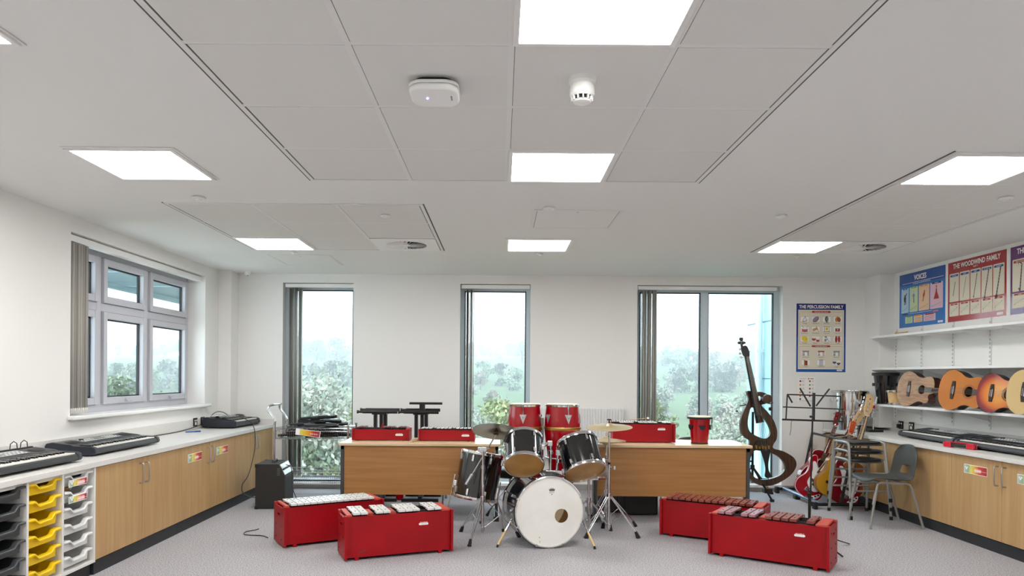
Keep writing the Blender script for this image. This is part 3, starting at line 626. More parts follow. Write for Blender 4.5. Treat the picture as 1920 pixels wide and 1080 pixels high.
# posters on the right wall: drawn x towards the camera
def wposter(g,y0,z0,name,label,w=.83):
    NX=24; o=g.build(name,PM,smooth=0); o.matrix_basis=fr((XR+.0007,y0,z0),(0,-1,0),(0,0,1),(-1,0,0)); return tag(o,label,'poster')
g=G(); w_,h_=.83,.60
R(g,0,w_,0,h_,5,0); R(g,0,w_,h_*.78,h_,1,1); Tx(g,'VOICES',w_/2-.02,h_-.086,.078,6,3,.85,.0016)
lines(g,.05,.8,h_-.112,1,.01,6,.005,3); lines(g,.25,.58,h_-.128,1,.01,6,.005,3)
pc=[13,14,15,16]; tc_=[5,12,9,2]; nn=['BASS','TENOR','ALTO','SOPRANO']
xs_=[(.04,.185),(.2,.355),(.37,.56),(.575,.79)]
for k,(a,b) in enumerate(xs_):
    R(g,a,b,.165,.44,pc[k],2,.008); R(g,a+.03,b-.03,.425,.445,tc_[k],4,.006); Tx(g,nn[k],(a+b)/2,.43,.014,6,6)
    x=(a+b)/2; 
    if k==0: E_(g,x-.005,.36,.012,.014,8,3);E_(g,x-.002,.32,.022,.035,7,4);Ln(g,x,.34,x+.035,.385,.012,7,4);Ln(g,x-.006,.295,x-.01,.255,.012,7,4);Ln(g,x+.01,.295,x+.014,.26,.012,7,4)
    if k==1: E_(g,x,.375,.008,.010,15,3);E_(g,x,.345,.02,.022,18,4);Ln(g,x,.33,x+.004,.265,.012,7,4);Ln(g,x,.385,x,.4,.004,7,4)
    if k==2: E_(g,x+.01,.37,.011,.013,8,3);E_(g,x,.335,.016,.03,11,4,-.4);Ln(g,x-.005,.31,x-.02,.265,.014,11,4);Ln(g,x-.01,.35,x-.035,.37,.006,15,4);Ln(g,x+.02,.35,x+.04,.38,.006,15,4)
    if k==3: E_(g,x,.395,.012,.014,8,3);E_(g,x,.355,.012,.025,11,4);g.poly([[(x-.01,.35),(x+.01,.35),(x+.045,.265),(x-.045,.265)]],.0003,11,tr(0,0,.003));Ln(g,x+.01,.37,x+.05,.375,.006,15,4)
    for q in range(3): R(g,a+.012,b-.012,.19+q*.009,.191+q*.009,19,3)
    Ln(g,a+.025,.19,b-.03,.225,.002,7,4);E_(g,a+.022,.19,.004,.003,7,4);E_(g,b-.026,.226,.004,.003,7,4)
R(g,.06,.16,.142,.158,7,3,.006); lines(g,.17,.6,.148,1,.01,6,.004,3); R(g,.61,.73,.132,.15,11,3,.006); Tx(g,'SIZE OF CHOIR',.67,.136,.012,6,5)
for (a,b,c,tcx) in ((.12,.26,14,12),(.28,.44,15,9),(.46,.67,16,11)):
    R(g,a,b,.045,.12,c,3,.008); R(g,a+.03,b-.03,.11,.126,tcx,5,.005); lines(g,a+.02,b-.02,.09,3,.016,7,.004,5)
R(g,.71,.79,.014,.034,6,3); lines(g,.72,.785,.021,1,.01,19,.005,5)
wposter(g,8.044,1.942,'wall_poster','blue poster headed VOICES on the right wall above the shelves')
def wood(part,names,pu):
    g=G(); R(g,0,w_,0,h_,4 if pu else 3,0); Tx(g,'THE WOODWIND FAMILY',w_/2,h_-.07,.068,6,3,.83,.0016); Tx(g,part,w_/2,h_-.095,.022,6,3)
    n=len(names); xx=.02; wd=(w_-.04)/n
    for k,nme in enumerate(names):
        a=xx+k*wd+.006; b=xx+(k+1)*wd-.006
        R(g,a,b,.20,h_-.115-.008*0,0,2,.008); R(g,a+.012,b-.012,h_-.148,h_-.128,11 if pu else 1,4,.008); Tx(g,nme,(a+b)/2,h_-.143,.014,6,6)
        R(g,a,b,.055,.185,0,2,.006); R(g,a+.02,b-.02,.166,.181,11,4,.006); Tx(g,'RANGE',(a+b)/2,.169,.011,6,6)
        for q in range(5): R(g,a+.01,b-.01,.10+q*.008,.1007+q*.008,19,3)
        Ln(g,a+.03,.09,b-.03,.14,.0015,7,4); E_(g,a+.028,.088,.005,.004,7,4); E_(g,b-.03,.142,.005,.004,7,4)
        x=(a+b)/2; Lh=[.14,.20,.22,.27,.28][k] if not pu else .26; wt=[.008,.005,.009,.011,.014][k] if not pu else .012; yc=.33
        if not pu:
            dx=.03*Lh/.28; Ln(g,x-dx,yc-Lh/2,x+dx,yc+Lh/2,wt,7,4)
            for q in range(8): f=-.4+q*.1; E_(g,x+dx*2*f,yc+Lh*f,wt*.55,wt*.4,19,5)
            if k>1: E_(g,x-dx,yc-Lh/2,[0,0,.008,.01,.02][k],[0,0,.01,.012,.012][k],7,5)
        else:
            Ln(g,x+.02,yc+Lh/2-.02,x,yc-Lh/2,wt,7,4);Ln(g,x+.02,yc+Lh/2-.02,x-.015,yc+Lh/2,wt*.7,7,4);Ln(g,x-.015,yc+Lh/2,x-.022,yc+Lh/2-.02,wt*.5,7,4);Ln(g,x,yc-Lh/2,x-.018,yc-Lh/2+.03,wt*1.3,19,4)
            for q in range(8): E_(g,x+.02-.0025*q,yc+.1-q*.028,.009,.004,19,5)
    R(g,.71,.79,.016,.036,6,3); lines(g,.72,.785,.023,1,.01,19,.005,5); return g
wposter(wood('PART 1',['PICCOLO','FLUTE','OBOE','COR ANGLAIS','CLARINET'],0),7.172,1.944,'wall_poster','dark red woodwind family poster in the middle on the right wall')
wposter(wood('PART 2',['BASS CLARINET','SAXOPHONE','BASSOON','CONTRABASSOON'],1),6.294,1.944,'wall_poster','purple woodwind poster cut off by the right edge of the picture')
# ================= DRUM KIT =================
DRUMB=mat('black_drum_wrap','#0d0d10',.12,coat=.8); HWHITE=mat('coated_head','#e6e4df',.5,col2='#d8d6d0',nscale=3); HAMB=mat('amber_head','#b8894c',.3,col2='#a5793f',nscale=6)
BRASS=mat('cymbal_bronze','#e0cfaa',.3,metal=.7,col2='#cdbb90',nscale=5); BRZD=mat('aged_cymbal','#85806f',.35,metal=.8,col2='#6e6757',nscale=4)
def lug(t,R,z0,z1,a,zh):
    g=G(); T=rz(a)@tr(R,0,0)
    g.box(-.002,.016,-.009,.009,z0,z1,0,T); g.cyl((.011,0,z0 if zh<z0 else z1),(.011,0,zh),.0032,6,0,T)
    g.build('lug',CHROME,t,bev=.003)
def drum(t,R,L,nl,shell=DRUMB,top=HWHITE,bot=HAMB,hoop=CHROME,hw=.01,hh=.02,lug_len=.045,off=0.,hole=None,split=True):
    G().lathe([(R,.0),(R,L),(R-.006,L),(R-.006,0)],64,closed=True).build('shell',shell,t)
    G().lathe([(0,L+.003),(R+.002,L+.003),(R+.002,L-.004),(0,L+.001)],64).build('batter_head',top,t)
    if hole:
        N=48; g=G(); hx,hy,hr=hole
        g.poly([[((R+.002)*math.cos(2*PI*k/64),(R+.002)*math.sin(2*PI*k/64)) for k in range(64)],[(hx+hr*math.cos(2*PI*k/32),hy+hr*math.sin(2*PI*k/32)) for k in range(32)][::-1]],.002,0,tr(0,0,-.004))
        return g
    G().lathe([(0,-.003),(R+.002,-.003),(R+.002,.004),(0,-.001)],64).build('resonant_head',bot,t)
    for z,s in ((L,1),(0,-1)):
        G().lathe([(R+.002,z-s*.006),(R+hw,z-s*.008),(R+hw+.002,z+s*hh*.4),(R+hw,z+s*hh),(R+.004,z+s*hh),(R+.003,z+s*.004)],64,closed=True).build('hoop',hoop,t)
    for k in range(nl):
        a=2*PI*k/nl+off
        if split: lug(t,R,L-.012-lug_len,L-.02,a,L+hh*.7); lug(t,R,.02,.012+lug_len,a,-hh*.7)
        else: lug(t,R,L/2-.03,L/2+.03,a,L+hh*.7)
TRANSL=bpy.data.materials.new('translucent_head'); TRANSL.use_nodes=True
_N=TRANSL.node_tree.nodes; _L=TRANSL.node_tree.links; _N.clear(); _o=_N.new('ShaderNodeOutputMaterial'); _m=_N.new('ShaderNodeMixShader'); _a=_N.new('ShaderNodeBsdfDiffuse'); _b=_N.new('ShaderNodeBsdfTranslucent'); _a.inputs[0].default_value=lin('#c9a670'); _b.inputs[0].default_value=lin('#f3dcb0'); _m.inputs[0].default_value=.7
_L.new(_a.outputs[0],_m.inputs[1]); _L.new(_b.outputs[0],_m.inputs[2]); _L.new(_m.outputs[0],_o.inputs[0])
# --- bass drum: local Z runs from the back to the front head
n=V((.23,-.973,0)).normalized(); c=V((.395,5.60,.289)); Lb=.40; Rb=.272
xa=V((0,0,1)).cross(n).normalized()
MB=fr(c-n*Lb,xa,V((0,0,1)),n)
t=thing('bass_drum','large black bass drum with a white front head and round sound hole','drum',M=MB)
G().lathe([(Rb,0),(Rb,Lb),(Rb-.007,Lb),(Rb-.007,0)],72,closed=True).build('shell',DRUMB,t)
G().lathe([(Rb-.0075,.012),(Rb-.0075,Lb-.012),(Rb-.009,Lb-.012),(Rb-.009,.012)],72,closed=True).build('inner_ply',mat('inner_ply','#c79f6c',.6),t)
N=72; hx,hy,hr=.098,-.035,.056
o=G().poly([[((Rb+.003)*math.cos(2*PI*k/N),(Rb+.003)*math.sin(2*PI*k/N)) for k in range(N)],[(hx+hr*math.cos(2*PI*k/32),hy+hr*math.sin(2*PI*k/32)) for k in range(32)][::-1]],.0015,0,tr(0,0,Lb+.003)).build('front_head',HWHITE,t)
# printed crown mark and maker's name on the head
INKP=mat('grey_ink','#4a4a4c',.6)
g=G(tr(.018,.178,Lb+.0046)); 
g.poly([[(-.022,-.012),(-.026,.008),(-.015,-.001),(-.011,.014),(-.004,.001),(0,.017),(.004,.001),(.011,.014),(.015,-.001),(.026,.008),(.022,-.012)]],.0003,0)
g.poly([[(-.02,-.016),(.02,-.016),(.021,-.0135),(-.021,-.0135)]],.0003,0)
g.text('REMO',.013,0,tr(0,-.030,0),d=.0003,sx=1.25); g.poly([[(-.006,-.036),(.006,-.036),(.0,-.046)]],.0003,0)
g.build('head_logo',INKP,o,smooth=0)
g=G(tr(0,0,Lb+.0046)); g.poly([crv([(-.088,-.20,0),(-.082,-.193,0),(-.078,-.2,0),(-.083,-.208,0)],3)],.0002); g.poly([crv([(-.082,-.232,0),(-.078,-.222,0),(-.076,-.235,0),(-.079,-.247,0)],3)],.0002); g.build('head_stain',mat('stain_tan','#b9a67f',.6),o,smooth=0)
G().lathe([(0,-.002),(Rb+.003,-.002)],64).build('batter_head',TRANSL,t)
for z,s in ((Lb,1),(0,-1)):
    G().lathe([(Rb+.001,z-s*.022),(Rb+.014,z-s*.022),(Rb+.016,z),(Rb+.014,z+s*.018),(Rb+.006,z+s*.020),(Rb+.003,z+s*.007)],72,closed=True).build('hoop',CHROME,t)
G().tube([((Rb+.0175)*math.cos(2*PI*k/72),(Rb+.0175)*math.sin(2*PI*k/72),Lb-.004) for k in range(72)],.0028,6,closed=True).build('hoop_inlay',BLACK,t)
for k in range(8):
    a=2*PI*(k+.5)/8; g=G(); T=rz(a)@tr(Rb,0,0)
    g.box(-.002,.018,-.011,.011,Lb/2-.035,Lb/2+.035,0,T); g.cyl((.012,0,.02),(.012,0,Lb-.02),.0035,6,0,T)
    for zz in (.0,Lb): g.box(.0,.022,-.007,.007,zz-.016,zz+.016,0,T)
    g.build('tension_lug',CHROME,t,bev=.003)
# tom mount on top of the shell
g=G(); g.box(.37,.51,5.72,5.79,.560,.60); g.cyl((.41,5.755,.59),(.412,5.755,.83),.0125,12); g.cyl((.462,5.755,.59),(.475,5.76,.745),.0125,12)
g.cyl((.412,5.755,.73),(.412,5.755,.76),.02,12); g.cyl((.475,5.76,.66),(.477,5.76,.69),.02,12); g.build('tom_mount',CHROME,t,bev=.003,world=True)
g=G().tube([(.412,5.755,.82),(.39,5.74,.825),(.345,5.73,.79)],.011,10); g.box(.325,.36,5.705,5.75,.77,.81); g.box(.385,.425,5.73,5.775,.80,.84); g.build('tom_arm',CHROME,t,world=True,bev=.003)
g=G().tube([(.475,5.76,.74),(.49,5.76,.755),(.522,5.76,.74)],.011,10); g.box(.455,.495,5.74,5.78,.72,.765); g.build('tom_arm',CHROME,t,world=True,bev=.003)
for p0,p1 in (((.115,5.77,.22),(-.02,5.60,.012)),((.665,5.74,.22),(.755,5.57,.012))):
    p0=V(p0);p1=V(p1); m=p0.lerp(p1,.5)
    o=G().cyl(p0,m,.008,10).box(p0.x-.022,p0.x+.022,p0.y-.02,p0.y+.02,p0.z-.012,p0.z+.03).build('spur',CHROME,t,world=True,bev=.002)
    q=G().cyl(m,p0.lerp(p1,.96),.0085,10).build('spur_sleeve',mat('spur_yellow','#d3b478',.5),o); q.matrix_basis=t.matrix_basis.inverted(); 
    q=G().cyl(p0.lerp(p1,.95),p1-V((0,0,.01)),.009,8).build('rubber_tip',RUB,o); q.matrix_basis=t.matrix_basis.inverted()
# --- rack toms
def tommat(bc,up):
    up=V(up).normalized(); x=V((1,0,0)); x=(x-up*x.dot(up)).normalized(); y=up.cross(x); return fr(bc,x,y,up)
t=thing('rack_tom','black rack tom tilted steeply back, left of the two above the bass drum','drum',M=tommat(V((.19,5.60,.667)),(.0,.70,.71)))
drum(t,.150,.235,6,off=math.radians(-60))
t=thing('rack_tom','black rack tom tilted to the left, right of the two above the bass drum','drum',M=tommat(V((.68,5.66,.612)),(-.19,.55,.81)))
drum(t,.162,.25,6,off=math.radians(-72))
# --- floor tom
Mft=tommat(V((-.222,6.25,.29)),(.165,.10,.98)); t=thing('floor_tom','deep black floor tom on chrome legs leaning behind the left cymbal stand','drum',M=Mft)
drum(t,.190,.385,8,off=math.radians(-110),lug_len=.06,bot=HWHITE)
for k,a in enumerate((-172,-15,80)):
    a=math.radians(a); d=V((math.cos(a),math.sin(a),0)); p=Mft@(d*.205); 
    o=G().box(-.012,.016,-.014,.014,.05,.12,0,Mft@rz(a)@tr(.19,0,0)).build('leg_bracket',CHROME,t,world=True,bev=.003)
    b=Mft@(d*.208+V((0,0,.17))); c_=Mft@(d*.212+V((0,0,.0))); f=V((c_.x+d.x*.05,c_.y+d.y*.05,.025))
    G().tube([b,c_,c_+(f-c_)*.4+V((d.x*.012,d.y*.012,0)),f],.0055,8).build('leg',CHROME,t,world=True); G().cyl(f,(f.x,f.y,.0),.011,10).build('rubber_foot',RUB,t,world=True)
# --- stands
def tripod(t,base,piv,feet,r=.011,mid=None,foot=.018):
    bx,by,bz=base; P=V((bx,by,piv))
    for f in feet:
        f=V(f) if len(f)==3 else V((f[0],f[1],.03)); d=(f-P); s=V((-d.y,d.x,0)).normalized()
        st=P+V((d.x,d.y,0)).normalized()*.02
        g=G(); 
        for q in (-1,1): g.tube([st+s*q*.012,st.lerp(f,.5)+s*q*.011,f+s*q*.005],.0045,6)
        m_=st.lerp(f,.45); g.tube([m_,V((bx,by,bz+.02))+V((d.x,d.y,0)).normalized()*.015],.004,6)
        o=g.build('leg',CHROME,t,world=True)
        dn=(f-st).normalized(); g=G(); g.tube([f-dn*.03,f+V((dn.x*.012,dn.y*.012,-.03+.001))],[foot*.62,foot],8); q=g.build('rubber_foot',RUB,o); q.matrix_basis=t.matrix_basis.inverted()
    g=G(); g.cyl((bx,by,piv-.02),(bx,by,piv+.03),.022,12).cyl((bx,by,bz-.005),(bx,by,bz+.03),.019,12); g.build('leg_collar',CHROME,t,world=True,bev=.002)
def cymbal(parent,M,R,m,name='cymbal',flip=1):
    prof=[(.006,.032*flip),(.02,.03*flip),(.035,.02*flip),(.042,.014*flip),(R*.6,.006*flip),(R*.95,-.004*flip),(R,-.0055*flip)]
    pr=prof+[(r,z-.0018) for r,z in prof[::-1]]
    g=G().lathe(pr,64,closed=True); g.v=[M@p for p in g.v]
    return g.build(name,m,parent,world=True,smooth=50)
t=thing('cymbal_stand','chrome cymbal stand with a boom arm and dark crash cymbal tilted up at left','cymbal stand',(-.145,5.92,0))
tripod(t,(-.145,5.92,.07),.325,[(-.335,6.16),(-.24,5.64),(.16,5.965)])
G().cyl((-.145,5.92,.05),(-.145,5.92,.60),.0125,14).build('lower_tube',CHROME,t,world=True)
G().cyl((-.145,5.92,.58),(-.145,5.92,.735),.0095,12).cyl((-.145,5.92,.585),(-.145,5.92,.615),.017,12).build('upper_tube',CHROME,t,world=True)
pb0=V((-.285,5.89,.455)); pb1=V((-.028,5.95,.885)); j=V((-.145,5.92,.742))
G().cyl(pb0.lerp(pb1,.2),pb1,.0058,10).build('boom_arm',CHROME,t,world=True); G().cyl(pb0,pb0.lerp(pb1,.2),.0135,12).build('counterweight',STEEL,t,world=True,bev=.003)
g=G().cyl((j.x-.012,j.y-.035,j.z),(j.x-.012,j.y+.035,j.z),.017,12); g.box(j.x-.045,j.x+.03,j.y-.018,j.y+.018,j.z-.012,j.z+.022); g.tube([(j.x+.03,j.y-.02,j.z+.01),(j.x+.055,j.y-.02,j.z+.02)],.006,8); g.build('boom_tilter',CHROME,t,world=True,bev=.003)
nc=V((.07,.40,.91)); Mc=zto(nc,(-.035,5.955,.900)); cymbal(t,Mc,.205,BRZD)
G(Mc).cyl((0,0,-.03),(0,0,.06),.004,8).cyl((0,0,-.012),(0,0,.008),.017,14).box(-.028,.028,-.005,.005,.04,.055).box(-.02,.02,-.013,.013,-.035,-.018).build('wing_nut_and_felt',mat('tarnished_brass','#5c5232',.4,metal=.7),t,world=True,bev=.002)
t=thing('cymbal_stand','chrome cymbal stand with a pale gold ride cymbal right of the bass drum','cymbal stand',(.94,6.08,0))
tripod(t,(.94,6.08,.07),.33,[(1.17,5.965),(.735,5.95),(.93,6.34)],foot=.02)
G().cyl((.94,6.08,.05),(.94,6.08,.60),.0125,14).build('lower_tube',CHROME,t,world=True)
g=G().cyl((.94,6.08,.58),(.94,6.08,.86),.009,12).cyl((.94,6.08,.56),(.94,6.08,.61),.017,12); g.tube([(.95,6.07,.585),(.985,6.05,.585)],.005,8); g.box(.975,.99,6.04,6.06,.57,.60); g.build('upper_tube',CHROME,t,world=True)
G().cyl((.94,6.08,.61),(.94,6.08,.628),.0135,12).build('collar_ring',BLACK,t,world=True)
Mc=zto((-.03,-.09,.99),(.94,6.08,.935)); cymbal(t,Mc,.198,BRASS); G().cyl((.94,6.08,.85),(.937,6.075,.935),.006,8).cyl((.94,6.08,.845),(.94,6.08,.88),.014,10).build('tilter',CHROME,t,world=True)
G(Mc).cyl((0,0,.03),(0,0,.06),.006,8).box(-.018,.018,-.004,.004,.055,.068).build('wing_nut',BLACK,t,world=True,bev=.003)
t=thing('hi_hat_stand','chrome hi-hat stand with two pale cymbals behind the ride cymbal stand','hi-hat',(.975,6.47,0))
tripod(t,(.975,6.47,.05),.30,[(1.235,6.42),(.985,6.24),(.86,6.70)],foot=.016)
G().cyl((.975,6.47,.03),(.975,6.47,.74),.011,12).cyl((.975,6.47,.735),(.975,6.47,.765),.018,12).build('tube',CHROME,t,world=True); G().cyl((.975,6.47,.74),(.975,6.47,.86),.0035,8).cyl((.975,6.47,.825),(.975,6.47,.85),.009,10).build('pull_rod',CHROME,t,world=True)
cymbal(t,tr(.975,6.47,.786),.178,BRASS,'top_cymbal'); cymbal(t,tr(.975,6.47,.770),.178,BRASS,'bottom_cymbal',-1)
G().beam((.975,6.50,.03),(.975,6.73,.075),.07,.01).box(.93,1.02,6.72,6.76,.0,.03).box(.95,1.0,6.45,6.52,0.002,.05).build('foot_pedal',STEEL,t,world=True,bev=.002)
t=thing('snare_stand','chrome snare stand with a double-braced tripod right of the bass drum','drum stand',(.79,6.27,0))
tripod(t,(.79,6.27,.06),.26,[(.765,6.02),(1.0,6.40),(.58,6.42)],foot=.015)
g=G().cyl((.79,6.27,.03),(.79,6.27,.45),.011,12); g.build('tube',CHROME,t,world=True)
for k in range(3):
    a=math.radians(-90+120*k+15); d=V((math.cos(a),math.sin(a),0)); c_=V((.79,6.27,.45)); G().tube([c_,c_+d*.12+V((0,0,.02)),c_+d*.186+V((0,0,.035)),c_+d*.196+V((0,0,.065))],.006,8).build('basket_arm',CHROME,t,world=True)
t=thing('snare_drum','chrome snare drum half hidden behind the right rack tom','drum',(.79,6.27,.491)); drum(t,.172,.125,8,shell=STEEL,bot=HWHITE,lug_len=.05,off=.2)
t=thing('drum_throne','round black padded drum stool behind the bass drum','stool',(.10,6.98,0))
G(tr(.10,6.98,0)).lathe([(0,.37),(.15,.37),(.168,.385),(.172,.42),(.165,.445),(.14,.458),(0,.462)],40).build('seat',BLACK,t,world=True)
tripod(t,(.10,6.98,.06),.27,[(-.12,6.86),(.32,6.86),(.10,7.24)],foot=.016); G().cyl((.10,6.98,.04),(.10,6.98,.372),.012,12).build('tube',CHROME,t,world=True)
# --- congas
def conga(x,y,zb,Hc,k,label,rot):
    t=thing('conga',label,'drum',(x,y,zb),rot); s=Hc/.72
    prof=[(.098,0),(.112,.12),(.132,.28),(.152,.43),(.157,.50),(.153,.60),(.143,.70),(.140,.72),(.132,.72),(.13,.6),(.09,0.)]
    prof=[(r*k,z*s) for r,z in prof]
    P_=crv([(a,b,0) for a,b in prof[:8]],4,False); G().lathe([(p.x,p.y) for p in P_]+prof[8:],56,closed=True).build('shell',DRED,t,smooth=50)
    G().lathe([(.0,Hc+.004),(.138*k,Hc+.003),(.143*k,Hc-.008),(.13*k,Hc-.012),(0,Hc-.006)],48).build('skin',CREAM,t)
    G().lathe([(.142*k,Hc-.022),(.150*k,Hc-.022),(.152*k,Hc-.006),(.148*k,Hc+.001),(.142*k,Hc-.004)],48,closed=True).build('rim',CHROME,t)
    G().lathe([(.1585*k,.485*s),(.1605*k,.49*s),(.1605*k,.51*s),(.1585*k,.515*s),(.15*k,.5*s)],48,closed=True).build('belly_band',GOLD,t)
    G().lathe([(.099*k,0),(.104*k,0),(.110*k,.04),(.107*k,.04)],40,closed=True).build('bottom_band',CHROME,t)
    for q in range(5):
        a=2*PI*q/5; T=rz(a); g=G(); g.tube([(.148*k,0,Hc+.002),(.162*k,0,Hc-.004),(.164*k,0,Hc-.03),(.158*k,0,Hc-.06),(.163*k,0,Hc-.13)],.0045,6,0,T); g.box(.154*k,.168*k,-.012,.012,Hc-.115,Hc-.095,0,T)
        g.build('tuning_lug',CHROME,t)
        G().poly([[(-.032,.022),(.032,.022),(.0,-.062)]],.006,0,T@fr((.1515*k,0,Hc-.115),(0,1,0),(.0,0,1),(1,0,0))@rx(math.radians(-5)),bevel=.002).build('side_plate',STEEL,t)
    return t
conga(.225,6.52,.385,.725,.985,'tall red conga drum, left of two, behind the rack toms',math.radians(-98))
conga(.572,6.52,.385,.725,1.055,'tall red conga drum, right of two, in front of the radiator',math.radians(-75))
t=thing('conga_stand','chrome stand holding the two red congas','drum stand',(.39,6.55,0))
g=G().cyl((.392,6.545,.04),(.392,6.545,.98),.011,12); g.build('post',CHROME,t,world=True)
for x,r in ((.225,.146),(.572,.155)):
    G().tube([(x+r*math.cos(2*PI*k/32),6.52+r*math.sin(2*PI*k/32),.62) for k in range(32)],.006,8,closed=True).build('ring',CHROME,t,world=True)
    G().tube([(x,6.52-.11,.45),(x,6.52-.06,.378),(x,6.52+.06,.378),(x,6.52+.11,.45)],.006,8).build('cradle',CHROME,t,world=True); G().tube([(x,6.52,.375),(x,6.54,.34),(.392,6.545,.34)],.008,8).build('cradle_arm',CHROME,t,world=True)
for f in ((.12,6.75),(.70,6.75),(.39,6.22)): G().tube([(.392,6.545,.2),(f[0],f[1],.01)],.009,8).build('leg',CHROME,t,world=True); 
# ================= CHIME-BAR INSTRUMENTS =================
def orff(label,M,L,D,H,slots,bm,x0,pitch,b0,b1,blocks=(),plate=None,foot=.022,cat='xylophone',name='xylophone',yf=.004,bw=.047,kb=1.,extra=None,th=.018,bt=.016):
    t=thing(name,label,cat,M=M)
    for k,(a,b) in enumerate(((0,th),(L-th,L))):
        sl=[(D*.5+D*.14*math.cos(q),H*.76+H*.03*math.sin(q)) for q in [2*PI*i/20 for i in range(20)]][::-1]
        st=H*.05
        G().poly([[(0,foot*.6),(D,foot*.6),(D,H),(D*.86,H),(D*.84,H-st),(D*.16,H-st),(D*.14,H),(0,H)],sl],b-a,0,fr((a,0,0),(0,1,0),(0,0,1),(1,0,0))).build('end_panel',RED,t,bev=.002)
        g=G(); xx=a-.002 if k==0 else b+.002
        for yy,zz in ((.24,.82),(.76,.82),(.24,.5),(.76,.5),(.24,.18),(.76,.18)): g.cyl((a-.003 if k==0 else b-.002,D*yy,H*zz),(a+.002 if k==0 else b+.003,D*yy,H*zz),.006*kb,8)
        for p in range(6): pass
        g.build('bolt_heads',BLACK,t)
    G().box(th,L-th,D*.085,D*.085+.012,foot,H-.008).build('front_board',RED,t,bev=.001); G().box(th,L-th,D*.915-.012,D*.915,foot,H-.008).build('back_board',RED,t,bev=.001)
    G().box(th,L-th,D*.085+.013,D*.915-.013,foot+.005,H*.62).build('resonator_box',mat('inner_red','#7d1015',.6),t)
    xe=x0+pitch*(max(slots)+.52)+ .002; xs=x0-pitch*.52-.002
    if xs-th>.012: G().box(th+.001,xs,D*.07,D*.93,H-.009,H+.006).build('end_block',ORED,t,bev=.002)
    G().box(min(xe,L-th-.02),L-th-.001,D*.07,D*.93,H-.009,H+.006).build('end_block',ORED,t,bev=.002)
    for s in blocks: G().box(x0+pitch*(s-.42),x0+pitch*(s+.42),D*.2,D*.8,H-.03*kb,H+.001).build('cross_block',ORED,t,bev=.002)
    for q in (.24,.76): G().box(xs,min(xe,L-th-.02),D*q-.006*kb,D*q+.006*kb,H-.03*kb,H+.002).build('felt_rail',mat('felt','#3a3030',.9),t)
    nn=max(slots)+1
    for s in slots:
        f=s/nn; ln=b0+(b1-b0)*f; m_=bm; x=x0+pitch*s; y0=yf+(b0-ln)*.5*.3; y1=y0+ln; w=bw/2; z=H+.006; 
        g=G(); vs=[];ys_=[y0,y0+ln*.25,y0+ln*.4,y0+ln*.6,y0+ln*.75,y1]; zb=[0,0,bt*.35,bt*.35,0,0]
        for yy,q in zip(ys_,zb): vs+=[(x-w,yy,z+q),(x+w,yy,z+q),(x+w,yy,z+bt),(x-w,yy,z+bt)]
        fs=[(0,1,2,3),(20,23,22,21)]+[(i*4+k,i*4+(k+1)%4,(i+1)*4+(k+1)%4,(i+1)*4+k) for i in range(5) for k in range(4)]
        bmat=m_[s] if isinstance(m_,dict) else m_
        o=g.add(vs,fs).build('bar',bmat,t,bev=.0015)
        g=G(); g.cyl((x,y0+ln*.24,z+bt-.002),(x,y0+ln*.24,z+bt+.003),.0045*kb,8).cyl((x,y0+ln*.76,z+bt-.002),(x,y0+ln*.76,z+bt+.003),.0045*kb,8); g.build('pin',BLACK,o)
    g=G()
    for s in range(nn+1):
        x=x0+pitch*(s-.5)
        for q in (.24,.76): g.cyl((x,D*q,H),(x,D*q,H+.022*kb),.003,6)
    g.build('guide_pins',BLACK,t)
    if plate:
        px,pz,pw=plate; g=G(); T=fr((px,D*.085-.0012,pz),(1,0,0),(0,0,1),(0,-1,0)); g.poly([rrect(pw,pw*.22,pw*.11,5)],.0012,0,T); 
        o=g.build('name_plate',PAPER,t); g=G()
        for k_ in range(7): g.box(-pw*.38+k_*pw*.11,-pw*.38+k_*pw*.11+pw*(.05+.03*(k_%3)),-pw*.02,pw*.02,.0011,.0016,0,T)
        g.build('plate_print',mat('plate_grey','#bdb5b0',.5),o)
        g=G()
        for k_,q_ in enumerate((.1,.06,.09,.12,.07,.1)): g.box(-pw*.36+k_*pw*.13,-pw*.36+k_*pw*.13+pw*q_,pw*.145,pw*.205,0,.0008,0,T)
        g.build('small_print',mat('print_pink','#f0c4bc',.5),t)
    for x in (.08*kb,L-.11*kb):
        G().box(x,x+.028*kb,D*.085,D*.25,0,foot).build('foot',RED,t); G().box(x,x+.028*kb,D*.75,D*.915,0,foot).build('foot',RED,t)
    return t
def OM(x,y,z,a): return tr(x,y,z)@rz(math.radians(a))
PL=(.62,.255,.072)
t=orff('red floor metallophone with a full row of silver bars beside the black amplifier',OM(-1.685,5.50,0,31),.83,.33,.325,list(range(13)),BARM,.078,.0535,.275,.25,cat='metallophone',name='metallophone',bw=.047)
t=orff('red floor metallophone with missing bars nearest the camera on the left',OM(-1.127,5.12,0,22),.83,.32,.333,[0,1,3,4,6,7,8,10,11],BARM,.088,.0565,.29,.25,blocks=(2,5),plate=(.60,.235,.075),cat='metallophone',name='metallophone',bw=.051)
G().poly([crv([(.105,.045,0),(.125,.062,0),(.15,.072,0),(.172,.074,0),(.15,.065,0),(.128,.055,0)],4)],.0004,0,fr((0,.32*.085-.0004,0),(1,0,0),(0,0,1),(0,-1,0))).build('scuff_mark',mat('scuff','#5b3431',.7),t)
WB={k:BARW for k in range(14)}
t=orff('red floor xylophone with a full row of wooden bars, farther of two on the right',OM(1.375,6.06,0,-30.5),.85,.33,.318,list(range(13)),WB,.082,.0545,.27,.24,cat='xylophone',bw=.044,bt=.02)
WB2=dict(WB); WB2.update({0:BARP,1:BARP,3:BARP,4:BARP,6:BARW})
